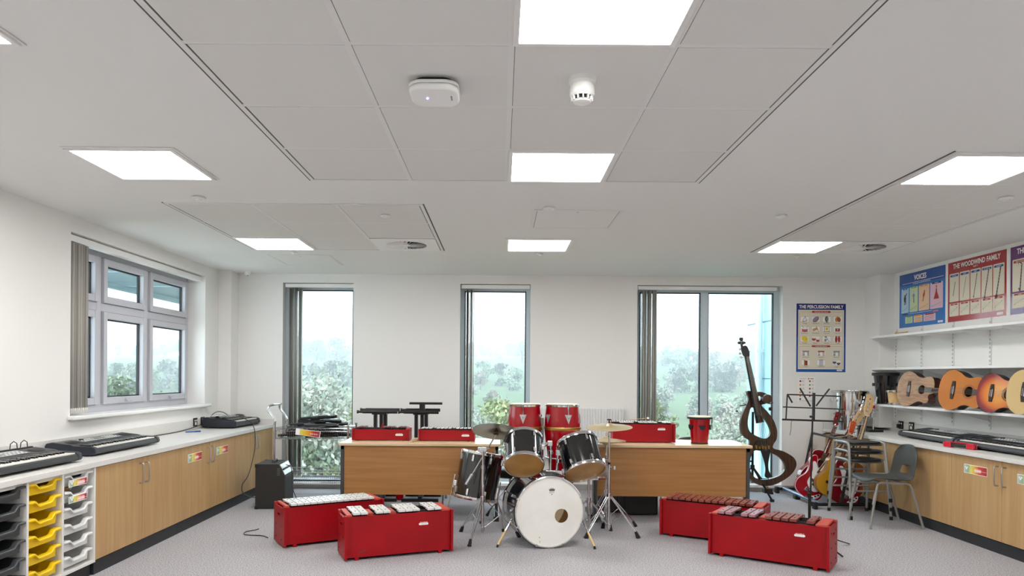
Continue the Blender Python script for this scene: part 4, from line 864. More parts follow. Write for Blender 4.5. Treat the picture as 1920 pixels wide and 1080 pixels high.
t=orff('red floor xylophone with gaps in its wooden bars, nearest the camera at right',OM(1.60,5.405,0,-34.5),.855,.33,.325,[0,1,3,4,6,7,8,9,11],WB2,.095,.0575,.27,.24,blocks=(5,),plate=(.655,.235,.075),cat='xylophone',bw=.046,bt=.02)
DB={k:mat('dark_rosewood','#5d2328',.35) for k in range(14)}
t=orff('small red table xylophone on the left desk, nearer its left end',OM(-1.435,6.80,.7306,0),.555,.19,.118,[1,2,5+2,8,9,11,12],DB,.03,.0395,.17,.12,plate=(.455,.058,.075),foot=.008,kb=.6,bw=.03,bt=.011,th=.014,cat='xylophone')
G().beam((-1.435+.275,6.86,.84),(-1.435+.29,6.86,.895),.028,.012).build('loose_upright_bar',RED,t,world=True,bev=.002)
t=orff('small red table glockenspiel with silver bars on the left desk behind the dark cymbal',OM(-.793,6.80,.7306,0),.545,.2,.116,[0,1,2,4,5,6,7,9,10,11,12],BARM,.04,.0375,.17,.12,plate=(.455,.055,.075),foot=.008,kb=.6,bw=.028,bt=.006,th=.014,cat='glockenspiel',name='glockenspiel')
t=orff('red table metallophone on the right desk between the ride cymbal and red drum',OM(1.082,6.78,.7306,0),.605,.3,.186,[1,2,3,5,6,7,8,10,11],BARM,.045,.046,.26,.2,plate=(.475,.13,.075),foot=.008,kb=.8,bw=.036,bt=.008,cat='metallophone',name='metallophone')
# mallets
def mallet(label,p0,p1,r=.0035,head=None):
    t=thing('mallet',label,'mallet',tuple(p0)); G().cyl(p0,p1,r,8).build('stick',mat('pale_stick','#c79b7c',.5),t,world=True)
    if head: G(tr(*p1)).lathe([(0,-.012),(.01,-.007),(.013,0),(.01,.007),(0,.012)],14).build('mallet_head',head,t,world=True)
mallet('pale wooden mallet on the left desk between the two red boxes, left one',V((-.845,6.66,.735)),V((-.818,6.86,.745)),.005,None)
mallet('pale wooden mallet on the left desk between the two red boxes, right one',V((-.825,6.66,.735)),V((-.806,6.84,.745)),.005,None)
mallet('white-handled beater lying across the silver bars on the right desk',V((1.27,6.90,.946)),V((1.45,6.92,.962)),.003,PAPER)
# ================= GUITARS =================
FB=mat('rosewood_fingerboard','#3b2a22',.45); MAPLE=mat('maple','#dcb987',.35,col2='#d2ab75',nscale=6,stretch=(1,8,1)); MAHO=mat('dark_mahogany','#4a1d14',.25,coat=.4); STR=mat('string_steel','#c9c6bc',.25,metal=1.)
def acoustic(label,M,top,side,head,sc_=1.,cut=False,rosette='#5a3b24',group=None,headcol=None,bridge='dark',name='acoustic_guitar',binding=None):
    t=thing(name,label,'guitar',M=M,group=group); s=sc_
    hw=[(0,0),(.006,.07),(.035,.135),(.09,.18),(.15,.19),(.215,.17),(.27,.138),(.32,.126),(.37,.133),(.42,.142),(.46,.128),(.485,.08),(.49,.03)]
    up=[(x*s,y*s,0) for x,y in hw]; lo=[(x*s,-y*s,0) for x,y in hw[1:]]
    if cut: lo=[(x*s,-y*s,0) for x,y in [(.006,.07),(.035,.135),(.09,.18),(.15,.19),(.215,.17),(.27,.14),(.31,.126),(.35,.132),(.385,.142),(.42,.135),(.435,.105),(.425,.07),(.44,.045),(.485,.03)]]
    ol=crv(up+lo[::-1],5); hx=.335*s; hr=.048*s
    cir=lambda r: [(hx+r*math.cos(2*PI*k/32),r*math.sin(2*PI*k/32)) for k in range(32)][::-1]
    o2=[(p.x,p.y) for p in ol]; th=.095*s
    G().poly([o2,cir(hr)],th-.006,0,tr(0,0,-th)).poly([o2],.003,0,tr(0,0,-th-.002)).build('body',side,t,bev=.003)
    G().poly([o2,cir(hr)],.004,0,tr(0,0,-.0055)).build('soundboard',top,t,bev=.0008)
    if binding: G().tube([(p.x,p.y,-.003) for p in ol],.0028,6,closed=True).build('binding',binding,t)
    g=G(); 
    for r in (1.18,1.36): g.poly([cir(hr*r)[::-1],cir(hr*(r-.1))],.0004,0,tr(0,0,-.0014))
    g.build('rosette',mat('rosette'+rosette,rosette,.4),t)
    bl=.085*s; g=G().poly([[(.150*s,-bl),(.178*s,-bl),(.185*s,-bl*.4),(.185*s,bl*.4),(.178*s,bl),(.150*s,bl),(.142*s,bl*.4),(.142*s,-bl*.4)]],.008,0,tr(0,0,-.0015)); o=g.build('bridge',mat('dark_bridge','#2c1a16',.4),t,bev=.002)
    G().box(.172*s,.176*s,-.037*s,.037*s,.004,.0095).build('saddle',WHITE,o)
    g=G()
    for k in range(6): y=(-.027+.0108*k)*s; g.lathe([(0,.009),(.0028,.008),(.0028,.004)],8,0,tr(.156*s,y,0))
    g.build('bridge_pins',WHITE,o)
    g=G(); x0=hx+hr*.85; x1=(.172+.65)*s; v=[]
    for x,w in ((x0,.028*s),(x1,.0225*s)): v+=[(x,-w,-.001),(x,w,-.001),(x,w,.005),(x,-w,.005)]
    g.add(v,[(0,1,2,3),(7,6,5,4),(0,4,5,1),(1,5,6,2),(2,6,7,3),(3,7,4,0)]); o=g.build('fingerboard',FB,t)
    g=G(); sl=.65*s; 
    for k in range(1,20):
        x=x1-sl*(1-2**(-k/12)); 
        if x<x0: break
        g.box(x-.0008,x+.0008,-.0235*s,.0235*s,.005,.0062)
    g.build('frets',STR,o)
    g=G().tube([(.475*s,0,-.012),(x1*.75,0,-.011),(x1,0,-.010),(x1+.02*s,0,-.012)],[.026*s,.02*s,.018*s,.014*s],10); g.build('neck',side if headcol is None else headcol,t)
    M2=tr(x1,0,-.004)@ry(math.radians(10)); G(M2).poly([[(0,-.021*s),(.03*s,-.031*s),(.165*s,-.037*s),(.18*s,0),(.165*s,.037*s),(.03*s,.031*s),(0,.021*s)]],.014,0,tr(0,0,-.014)).build('headstock',headcol or side,t,bev=.002)
    G().box(x1-.003,x1+.002,-.022*s,.022*s,0,.0075).build('nut',WHITE,t)
    for q in (-1,1):
        for k in range(3):
            x=(.045+.045*k)*s; G(M2).cyl((x,q*.02*s,.0),(x,q*.02*s,.014),.0035,8).cyl((x,q*.03*s,-.008),(x,q*.052*s,-.008),.0035,8).box(x-.008,x+.008,q*.052*s-.006,q*.052*s+.006,-.012,-.004).build('tuning_peg',CHROME,t)
    g=G()
    for k in range(6):
        y=-.5+.2*k; g.tube([(.174*s,y*.054*s,.0098),(x1,y*.036*s,.008)],.0007,5)
    g.build('strings',STR,t); return t
def GM(o,d,n):
    x=V(d).normalized(); z=V(n); z=(z-x*z.dot(x)).normalized(); y=z.cross(x); return fr(o,x,y,z)
ASH=mat('figured_ash_top','#b08252',.3,col2='#8a5f38',nscale=3.2,stretch=(1.2,10,1),detail=3,lo=.42,hi=.58,dist=2.2,coat=.2,rot=(0,0,.5))
ORG=mat('orange_spruce_top',dk('#d9862a',0.75),.2,coat=.5,col2=dk('#cf7a22',0.75),nscale=3); PALE=mat('pale_spruce_top',dk('#dfc084',0.8),.3,coat=.2); YTOP=mat('yellow_top',dk('#d9a02a',0.8),.3,coat=.2); DSIDE=mat('black_brown_side','#1d1412',.2,coat=.4); SB=sunburst_mat()
SG='acoustic guitars lying on their sides on the bottom wall shelf'
zs=1.083
acoustic('acoustic guitar with a swirly grained pale brown top on the shelf, nearest the bongos',GM((4.225,7.50,zs+.185),(.22,-.97,-.03),(-.97,-.22,.12)),ASH,MAHO,None,.96,cut=True,rosette='#8f7a60',group=SG)
acoustic('bright orange classical guitar on the shelf between grained and sunburst guitars',GM((4.19,6.735,zs+.194),(.20,-.96,-.07),(-.96,-.2,.12)),ORG,DSIDE,None,1.,group=SG,rosette='#7a3c1c')
acoustic('sunburst guitar with a red rim and amber centre on the shelf',GM((4.20,6.21,zs+.174),(.2,-.97,-.05),(-.97,-.2,.12)),SB,DSIDE,None,.9,group=SG,rosette='#2b1a12')
acoustic('pale cream acoustic guitar on the shelf at the right edge of the picture',GM((4.165,5.80,zs+.184),(.2,-.97,-.0),(-.97,-.2,.12)),PALE,DSIDE,None,.95,group=SG)
def rackM(px,Y,lean,z=None,yaw=0.):
    p=onY(px[0],px[1],Y); a=math.radians(lean); return fr((p.x,Y,p.z if z is None else z),(math.sin(a),0,math.cos(a)),(-math.cos(a),0,math.sin(a)),(0,-1,0))@rx(yaw)
def bass(label,M,body,mk,head,n=4,s=1.,inline=True,name='bass_guitar',guard=True,edge=None):
    t=thing(name,label,'guitar',M=M,group=None)
    P_=[(0,0),(.006,.07),(.04,.135),(.10,.158),(.155,.15),(.205,.128),(.255,.118),(.305,.135),(.36,.165),(.41,.172),(.445,.15),(.44,.118),(.40,.09),(.365,.062),(.345,.036),(.34,0),(.33,-.036),(.325,-.06),(.335,-.095),(.355,-.125),(.35,-.155),(.31,-.168),(.26,-.152),(.215,-.14),(.17,-.15),(.12,-.17),(.065,-.165),(.02,-.12),(.004,-.06)]
    ol=crv([(x*s,y*s,0) for x,y in P_],4); o2=[(p.x,p.y) for p in ol]
    G().poly([o2],.042,0,tr(0,0,-.042),bevel=.006).build('body',body,t,smooth=50)
    if edge: G().tube([(p.x,p.y,-.004) for p in ol],.0025,6,closed=True).build('binding',edge,t)
    if guard:
        pg=crv([(x*s,y*s,0) for x,y in [(.10,-.05),(.13,.03),(.17,.06),(.24,.065),(.30,.085),(.37,.13),(.385,.10),(.345,.05),(.335,.0),(.33,-.05),(.335,-.11),(.31,-.13),(.25,-.115),(.19,-.115),(.13,-.10)]],4); G().poly([[(p.x,p.y) for p in pg]],.0025,0,tr(0,0,.0)).build('pickguard',WHITE,t)
        G().poly([[(p.x,p.y) for p in crv([(x*s,y*s,0) for x,y in [(.02,-.06),(.03,-.10),(.075,-.145),(.12,-.145),(.11,-.12),(.07,-.09),(.04,-.05)]],4)]],.0025,0).build('control_plate',WHITE,t)
        for k in range(3): G().lathe([(0,.018),(.008,.017),(.009,.003)],12,0,tr((.04+.03*k)*s,(-.085-.02*k)*s,0)).build('control_knob',BLACK,t)
        for a,b,c,d in ((.185,.215,.0,.045),(.155,.185,-.045,.0)): G().box(a*s,b*s,c*s,d*s,.002,.010).build('pickup',BLACK,t,bev=.002)
    G().box(.065*s,.105*s,-.038*s,.038*s,.0,.012).build('bridge',CHROME,t,bev=.002)
    sl=.864*s if n==4 else .65*s; x1=.10*s+sl; x0=.335*s-.04; g=G(); v=[]
    for x,w in ((x0,.031*s),(x1,.021*s)): v+=[(x,-w,.002),(x,w,.002),(x,w,.009),(x,-w,.009)]
    o=g.add(v,[(0,1,2,3),(7,6,5,4),(0,4,5,1),(1,5,6,2),(2,6,7,3),(3,7,4,0)]).build('fingerboard',FB,t)
    g=G()
    for k in range(1,21):
        x=x1-sl*(1-2**(-k/12))
        if x<x0: break
        w=.021*s+(x1-x)/(x1-x0)*.010*s; g.box(x-.001,x+.001,-w,w,.009,.0103)
    g.build('frets',STR,o); g=G()
    for k in (3,5,7,9,12,15,17):
        x=x1-sl*(1-2**(-(k-.5)/12)); g.lathe([(0,.0096),(.0035,.0094),(.0036,.0088)],10,0,tr(x,0,0))
    g.build('inlay_dots',WHITE,o)
    G().tube([(.33*s,0,-.010),(x1,0,-.006),(x1+.015,0,-.008)],[.026*s,.017*s,.014*s],10).build('neck',mk,t)
    G().box(x1-.002,x1+.003,-.0215*s,.0215*s,.002,.0115).build('nut',WHITE,t)
    hd=crv([(x1+a*s,b*s,0) for a,b in [(.0,-.021),(.03,-.026),(.07,-.035),(.15,-.03),(.205,-.012),(.225,.03),(.215,.058),(.18,.05),(.12,.046),(.06,.043),(.03,.036),(.0,.021)]],3); G().poly([[(p.x,p.y) for p in hd]],.014,0,tr(0,0,-.012)).build('headstock',head,t,bev=.001)
    for k in range(n):
        x=x1+(.05+.042*k*(4/n))*s; G().cyl((x,.018*s,0),(x,.018*s,.016),.007,10).cyl((x,.035*s,-.006),(x,.066*s,-.006),.004,8).box(x-.012,x+.012,.064*s,.078*s,-.014,.002).lathe([(0,.006),(.011,.005),(.011,.002)],12,0,tr(x,.018*s,0)).build('tuning_peg',CHROME,t)
    for k in range(n):
        y=-.5+k/(n-1); G().tube([(.085*s,y*.056*s,.0125),(x1,y*.034*s,.0115),(x1+(.05+.042*k*(4/n))*s,.018*s,.008)],.0012,5).build('string',STR,t)
    return t
REDG=mat('bright_red_gloss',dk('#b30f22',0.75),.12,coat=.6); WINE=mat('dark_red_gloss',dk('#8a0c1a',0.75),.12,coat=.6)
acoustic('deep-bodied dark red guitar at the back of the rack, farthest to the left',rackM((1521.6,919),8.0,20),WINE,WINE,None,.95,binding=PAPER,headcol=WINE,name='guitar',rosette='#d8c9b0')
bass('bright red bass guitar with white pickguard, leaning most, behind the yellow guitar',rackM((1506,930),7.72,35.),REDG,MAPLE,MAPLE,edge=PAPER)
acoustic('yellow acoustic guitar with an orange headstock, third in the rack',rackM((1552,926),7.58,20,z=.10),YTOP,mat('brown_side','#8a5a24',.3,coat=.3),None,.86,headcol=mat('orange_headstock','#c4501f',.3,coat=.3))
bass('dark red bass guitar with white pickguard and large maple headstock, front of rack',rackM((1578,945),7.40,15.5),WINE,MAPLE,MAPLE)
g=acoustic('amber brown guitar half hidden behind the front dark red bass guitar',rackM((1588,930),7.49,12,z=.09),mat('amber_top','#b5652a',.25,coat=.4),DSIDE,None,.8,binding=PAPER)
# rack that holds them
t=thing('guitar_rack','low black and grey guitar rack on the floor holding five leaning guitars','guitar rack',(3.4,7.8,0))
BT=mat('blue_grey_tube','#6d7b92',.3,metal=.5)
G().cyl((3.37,8.37,.055),(3.34,7.34,.055),.022,14).build('front_tube',BT,t,world=True); G().cyl((3.80,8.37,.055),(3.78,7.34,.055),.018,12).build('rear_tube',BMET,t,world=True)
for y in (8.36,7.35): G().tube([(3.30,y,.05),(3.84,y,.05)],.018,10).build('foot_bar',BMET,t,world=True,bev=.003); G().box(3.27,3.31,y-.03,y+.03,.0,.075).build('rubber_foot',RUB,t,world=True,bev=.006); G().box(3.82,3.86,y-.03,y+.03,.0,.075).build('rubber_foot',RUB,t,world=True,bev=.006)
G().cyl((3.70,8.36,.715),(3.69,7.33,.705),.014,12).build('neck_rail',BMET,t,world=True)
for y in (8.34,7.35): G().cyl((3.695,y,.71),(3.56,y,.05),.015,10).build('upright',BMET,t,world=True)
for y in (8.12,7.86,7.65,7.45): G().tube([(3.70,y,.715),(3.76,y,.73),(3.83,y,.735)],.008,8).build('neck_finger',BLACK,t,world=True); 
for y in (7.95,7.55): G().box(3.32,3.38,y-.04,y+.04,.0,.05).build('castor',RUB,t,world=True,bev=.01)
# ================= ELECTRIC UPRIGHT BASS =================
YV=7.86; WAL=mat('walnut_stripe','#4d3421',.35,col2='#2f1f14',nscale=5,stretch=(14,14,1.),detail=3,lo=.4,hi=.6,rot=(0,.35,0),coat=.15)
def T2(pts): 
    out=[]
    for u,v in pts: p=onY(u,v,YV); out.append((p.x,p.z,0))
    return out
def flat(p): return [(q.x,q.y) for q in p]
Mv=fr((0,YV,0),(1,0,0),(0,0,1),(0,-1,0))
t=thing('electric_upright_bass','tall dark walnut electric upright bass with an open curved body frame','stringed bass',(2.95,YV,.0))
OUT=[(1401,733),(1404,746),(1401,757),(1395,770),(1390,784),(1388.5,799),(1391,812),(1398,821),(1406,827),(1402,838),(1397,850),(1396,866),(1399,882),(1405,895),(1414,905),(1427,910.5),(1440,911),(1452,909),(1466,902.5),(1480,893),(1489,883),(1493.5,871),(1490,860),(1481,852.5),(1467,845.5),(1450,840.5),(1451,832),(1456,824),(1457.5,811),(1455,799),(1449,785),(1439,772),(1428,760),(1436,757),(1441,752.5),(1442,746),(1438,739),(1428,735),(1418,735)]
UPI=[(1409,764),(1404.5,776),(1402,790),(1403,802),(1407,810),(1414,815),(1424,820),(1434,822.5),(1441,819),(1445,811),(1443,801),(1436.5,789),(1428,777),(1421,769)]
LOI=[(1415,845),(1427,845.5),(1440,848),(1455,853.5),(1466,862),(1472,872),(1471,882),(1463,891),(1450,896.5),(1436,899.5),(1422,898.5),(1412,892),(1407,882),(1406,868),(1409,854)]
HK=[(1419,746),(1423,742.5),(1428,743.5),(1426,749),(1422,754),(1419,752)]
G(Mv).poly([flat(crv(T2(OUT),4)),flat(crv(T2(UPI),4))[::-1],flat(crv(T2(LOI),4))[::-1],flat(crv(T2(HK),3))[::-1]],.045,0,tr(0,0,-.045)).build('body_frame',WAL,t,world=True,bev=.004,smooth=50)
pc_=onY(1433,747.5,YV); G(tr(pc_.x,YV-.05,pc_.z)@rx(PI/2)).lathe([(0,.0),(.048,.0),(.05,.005),(.05,.055),(0,.056)],28).build('scroll_disc',WAL,t,world=True,bev=.003)
def vq(u,v,d): p=onY(u,v,YV); return V((p.x,YV-d,p.z))
a=vq(1398.3,668,.03);b=vq(1421.5,792,.05); x=(b-a).normalized()
side=V((x.z,0,-x.x)); g=G(); nn=8; vs=[]
for k in range(nn+1):
    f=k/nn; w=.021+.024*f; c_=a.lerp(b,f); 
    for q in range(7): th=-1+q/3; vs.append(c_+side*w*th+V((0,-.012*(1-th*th)-.004,0)))
fs=[(k*7+q,k*7+q+1,(k+1)*7+q+1,(k+1)*7+q) for k in range(nn) for q in range(6)]
G().add(vs,fs).build('fingerboard',BLKG,t,world=True,solid=.008,smooth=60)
G().tube([a+V((0,.02,0)),a.lerp(b,.5)+V((0,.025,0)),a.lerp(b,.75)+V((0,.03,0))],[.02,.022,.03],10).build('neck',WAL,t,world=True)
for k in range(4):
    e=-.75+.5*k; br=vq(1422+e*-9*-1,826,.085); G().tube([a+side*.014*e+V((0,-.022,0)),b+side*.032*e+V((0,-.045,0)),vq(1427+e*-8.,825,.10),vq(1432+e*-5,844,.06)],.0016,5).build('string',STR,t,world=True)
g=G(Mv).poly([flat(crv(T2([(1389,652),(1396,648),(1401,655),(1403,669),(1395,669),(1391,662)]),3))],.04,0,tr(0,0,.0)); g.build('pegbox',BLACK,t,world=True,bev=.004)
g=G(); p=vq(1389,641,.02)
for q,(du,dv) in enumerate(((1389,638),(1385.5,643),(1392.5,643))): pp=onY(du,dv,YV); g.lathe([(0,-.018),(.014,-.014),(.016,0),(.014,.014),(0,.018)],14,0,tr(pp.x,YV-.02,pp.z))
g.cyl(vq(1382,643,.02),vq(1396.5,643,.02),.011,10).cyl(vq(1389,645,.02),vq(1391,655,.02),.014,10).lathe([(0,-.02),(.02,-.016),(.022,0),(.02,.016),(0,.02)],16,0,tr(vq(1388.5,636,0).x,YV-.02,vq(1388.5,636,0).z)); g.build('scroll_head',BLACK,t,world=True)
for u,v,s in ((1386,663,-1),(1388,670,-1),(1403,660,1),(1386,655,-1)): 
    p=vq(u,v,.02); g=G().cyl(p,p+V((s*-.03,0,.0)),.004,8).box(p.x-.008,p.x+.008,p.y-.012,p.y+.012,p.z-.013,p.z+.013); g.build('tuning_key',STEEL,t,world=True,bev=.003)
G(Mv).poly([flat(crv(T2([(1413,838),(1416,828),(1421,825),(1433,825),(1438,828),(1440,838),(1438,843),(1427,845),(1416,843)]),3))],.03,0,tr(0,0,.002)).build('bridge_plate',mat('dark_walnut','#241a14',.4),t,world=True,bev=.004)
g=G()
for k in range(5): g.box(vq(1414+5.6*k,826,0).x-.008,vq(1414+5.6*k,826,0).x+.008,YV-.085,YV-.03,onY(0,830,YV).z,onY(0,824+(k%2)*1.5,YV).z)
g.build('bridge',GOLD,t,world=True,bev=.003)
G(Mv).poly([flat(crv(T2([(1424,842),(1439,842),(1440,850),(1437,866),(1437.5,880),(1442,890),(1439,894.5),(1433,894.5),(1430.5,890),(1432,880),(1430,866),(1425,850)]),3))],.016,0,tr(0,0,.045)).build('tailpiece',BLACK,t,world=True,bev=.003)
G().tube([vq(1437,893,.055),vq(1438,904,.03),vq(1438,908,.0)],.004,8).build('tail_cord',BLACK,t,world=True)
G().box(vq(1432,905,0).x,vq(1447,905,0).x,YV-.03,YV+.05,vq(0,914,0).z,vq(0,905.5,0).z).build('end_block',BLACK,t,world=True,bev=.005)
G().cyl(vq(1439,912,-.01),vq(1439,920,-.01),.014,12).build('endpin_clamp',GOLD,t,world=True)
g=G().tube([vq(1400,759,-.02),vq(1393,760,-.0),vq(1386,760.5,.03)],.007,8).tube([vq(1399,757,-.02),vq(1392,757,.02)],.005,8).box(vq(1384,0,0).x,vq(1387,0,0).x,YV-.045,YV-.01,vq(0,762,0).z,vq(0,759,0).z); g.build('left_body_rest',BLACK,t,world=True,bev=.003)
g=G().tube([vq(1438,756,0),vq(1443,757,.02),vq(1447,755,.04)],.006,8).box(vq(1444.5,0,0).x,vq(1448.5,0,0).x,YV-.06,YV-.03,vq(0,759,0).z,vq(0,753,0).z); g.build('right_knee_rest',BLACK,t,world=True,bev=.004)
# stand of the upright bass
t=thing('instrument_stand','black tripod stand holding the dark walnut upright bass','stand',(2.87,8.0,0))
G().cyl((2.86,7.98,.18),(2.86,7.98,.98),.013,12).build('post',BMET,t,world=True)
G().tube([(2.86,7.98,.42),(2.80,7.97,.42)],.01,8).lathe([(0,-.012),(.022,-.01),(.024,0),(.022,.01),(0,.012)],16,0,tr(2.785,7.97,.42)@rx(PI/2)).build('clamp_knob',BLACK,t,world=True,bev=.002)
G().cyl((2.86,7.98,.33),(2.86,7.98,.38),.024,14).cyl((2.86,7.98,.2),(2.86,7.98,.23),.02,14).build('collar',BLACK,t,world=True)
for f in ((3.0,7.76),(3.19,8.28),(2.63,8.12)):
    q=V((2.86,7.98,.36)); e=V((f[0],f[1],.015)); G().beam(q,e,.02,.012).beam(q.lerp(e,.5),(2.86,7.98,.2),.012,.008).build('leg',BMET,t,world=True); G().box(f[0]-.02,f[0]+.02,f[1]-.02,f[1]+.02,0,.028).build('rubber_foot',RUB,t,world=True,bev=.005)
# ================= MUSIC STAND =================
t=thing('music_stand','tall black folding music stand standing behind the nearest red xylophone','music stand',(2.44,5.56,0)); YM=5.55
def m3(u,v,d=0): p=onY(u,v,YM); return V((p.x,YM+d,p.z))
G().cyl((2.44,YM,.02),m3(1523.5,785),.0065,10).build('pole',BMET,t,world=True); G().cyl((2.44,YM,.0),(2.44,YM,.44),.0095,12).cyl((2.44,YM,.43),(2.44,YM,.46),.014,12).build('lower_tube',BMET,t,world=True)
g=G()
for p0,p1,w in (((1475.8,739.6),(1575.6,743),.010),((1468,763),(1582.5,767.3),.009),((1466.5,786.5),(1581.8,790.4),.014)): g.beam(m3(*p0),m3(*p1),w*.7,w)
for p0,p1 in (((1475.8,739.6),(1473.2,786.5)),((1575.6,743),(1572.3,790))): g.beam(m3(*p0,-.004),m3(*p1,-.004),.008,.008)
g.build('book_rest',BMET,t,world=True)
g=G().beam(m3(1525,736.5,-.01),m3(1524,790,-.01),.012,.032); g.build('centre_spine',BMET,t,world=True,bev=.002)
for p0,p1 in (((1519,762),(1499.3,728)),((1529.5,761),(1554.5,729))): G().beam(m3(*p0,-.006),m3(*p1,-.006),.008,.010).build('page_arm',BMET,t,world=True)
G().beam(m3(1476.5,741,-.01),m3(1484.5,755,-.01),.006,.011).build('side_flap',BMET,t,world=True)
G().cyl(m3(1516.5,781,-.02),m3(1524,781,-.02),.009,10).build('tilt_knob',BLACK,t,world=True)
G().tube([m3(1484,787,-.01),m3(1482.5,793,-.01),m3(1482,805,-.01),m3(1480,816,-.01)],.0018,6).build('dangling_clip_wire',BLACK,t,world=True)
for f in ((2.875,5.79),(2.10,5.86),(2.50,5.27)):
    if f[1]<5.4: f=(2.62,5.37)
    G().beam((2.44,YM,.16),(f[0],f[1],.006),.014,.008).build('leg',BMET,t,world=True)
# ================= CHAIRS AND STOOLS =================
def grid(fn,nu,nv,skip=lambda i,j:False):
    vs=[fn(i/nu,j/nv) for j in range(nv+1) for i in range(nu+1)]; fs=[(j*(nu+1)+i,j*(nu+1)+i+1,(j+1)*(nu+1)+i+1,(j+1)*(nu+1)+i) for j in range(nv) for i in range(nu) if not skip(i,j)]; return vs,fs
def chair(label,loc,r,group=None):
    t=thing('classroom_chair',label,'chair',loc,r,group)
    pr=crv([(-.225,.408,0),(-.215,.432,0),(-.17,.443,0),(-.06,.440,0),(.05,.430,0),(.13,.436,0),(.178,.468,0),(.198,.53,0),(.213,.61,0),(.228,.69,0),(.238,.755,0)],3,False)
    wl=crv([(.165,0,0),(.185,0,0),(.2,0,0),(.205,0,0),(.203,0,0),(.20,0,0),(.198,0,0),(.195,0,0),(.19,0,0),(.178,0,0),(.10,0,0)],3,False)
    nv=len(pr)-1; nu=16
    def fn(u,v):
        j=int(round(v*nv)); p=pr[j]; w=wl[j].x; x=(u-.5)*2; ex=abs(x)**2.5; f=v
        bk=max(0,min(1,(f-.45)/.2)); y=p.x-.028*ex*bk; z=p.y+.018*ex*(1-bk)-(.0 if f<.9 else .012*ex)
        if f<.06: y+=.02*ex
        return (x*w,y,z)
    vs,fs=grid(fn,nu,nv,lambda i,j: 5<=i<=10 and 19<=j<=21)
    G().add(vs,fs).build('seat_shell',GREYP,t,solid=.009,smooth=60,sub=1)
    for s in (-1,1):
        x=.185*s; pts=[(x*1.08,-.235,.012),(x*1.03,-.175,.37),(x,-.165,.405),(x*.98,-.14,.418),(x*.96,.10,.412),(x*.98,.128,.40),(x*1.02,.145,.37),(x*1.08,.245,.012)]
        G().tube(pts,.0105,10).build('leg_frame',GTUBE,t)
        for q in (pts[0],pts[-1]): G().cyl((q[0],q[1],0),(q[0],q[1]*.99,.03),.0125,10).build('foot_cap',mat('foot_grey','#8e8f92',.6),t)
        G().cyl((x*1.035,-.183,.33),(x*1.05,-.205,.22),.0145,10).build('linking_sleeve',GTUBE,t)
    for y in (-.10,.09): G().cyl((-.18,y,.414),(.18,y,.412),.008,8).build('cross_bar',GTUBE,t)
    return t
c0=chair('grey plastic chair with a slot in its back standing by the right-hand cabinets',(3.60,6.59,0),-PI/2,'grey plastic classroom chairs')
dup(c0,'grey plastic chair behind the right desk, only the top of its back showing',loc=(1.96,7.48,0),r=PI,group='grey plastic classroom chairs')
dup(c0,'grey plastic chair behind the left desk, only its legs showing under the panel',loc=(-.40,7.60,0),r=PI,group='grey plastic classroom chairs')
def stool(label,loc):
    t=thing('stacking_stool',label,'stool',loc,0,'grey stacking stools with black seats')
    for s in (-1,1):
        x=.19*s; pts=[(x*1.02,-.23,.014),(x*.93,-.16,.50),(x*.925,-.145,.545),(x*.92,-.11,.565),(x*.92,.11,.565),(x*.925,.145,.545),(x*.93,.16,.50),(x*1.02,.23,.014)]
        G().tube(crv(pts,2,False),.0125,10).build('leg_frame',GTUBE,t)
        for q in (pts[0],pts[-1]): G().cyl((q[0],q[1],0),(q[0]*.998,q[1]*.99,.035),.0155,12).build('rubber_foot',RUB,t)
    for y,z in ((-.175,.27),(.175,.27)): G().cyl((-.185,y*1.02,z),(.185,y*1.02,z),.009,8).build('stretcher',GTUBE,t)
    for y in (-.09,.09): G().cyl((-.176,y,.54),(.176,y,.54),.009,8).build('seat_support',GTUBE,t)
    G().poly([rrect(.335,.32,.09,8)],.022,0,tr(0,0,.552),bevel=.009).build('seat',BLACK,t); return t
s0=stool('grey stacking stool with black seat, bottom of the stack of three',(3.59,7.035,0))
dup(s0,'grey stacking stool with black seat, middle of the stack of three',loc=(3.592,7.04,.085),group='grey stacking stools with black seats'); dup(s0,'grey stacking stool with black seat, top of the stack of three',loc=(3.588,7.045,.17),group='grey stacking stools with black seats')
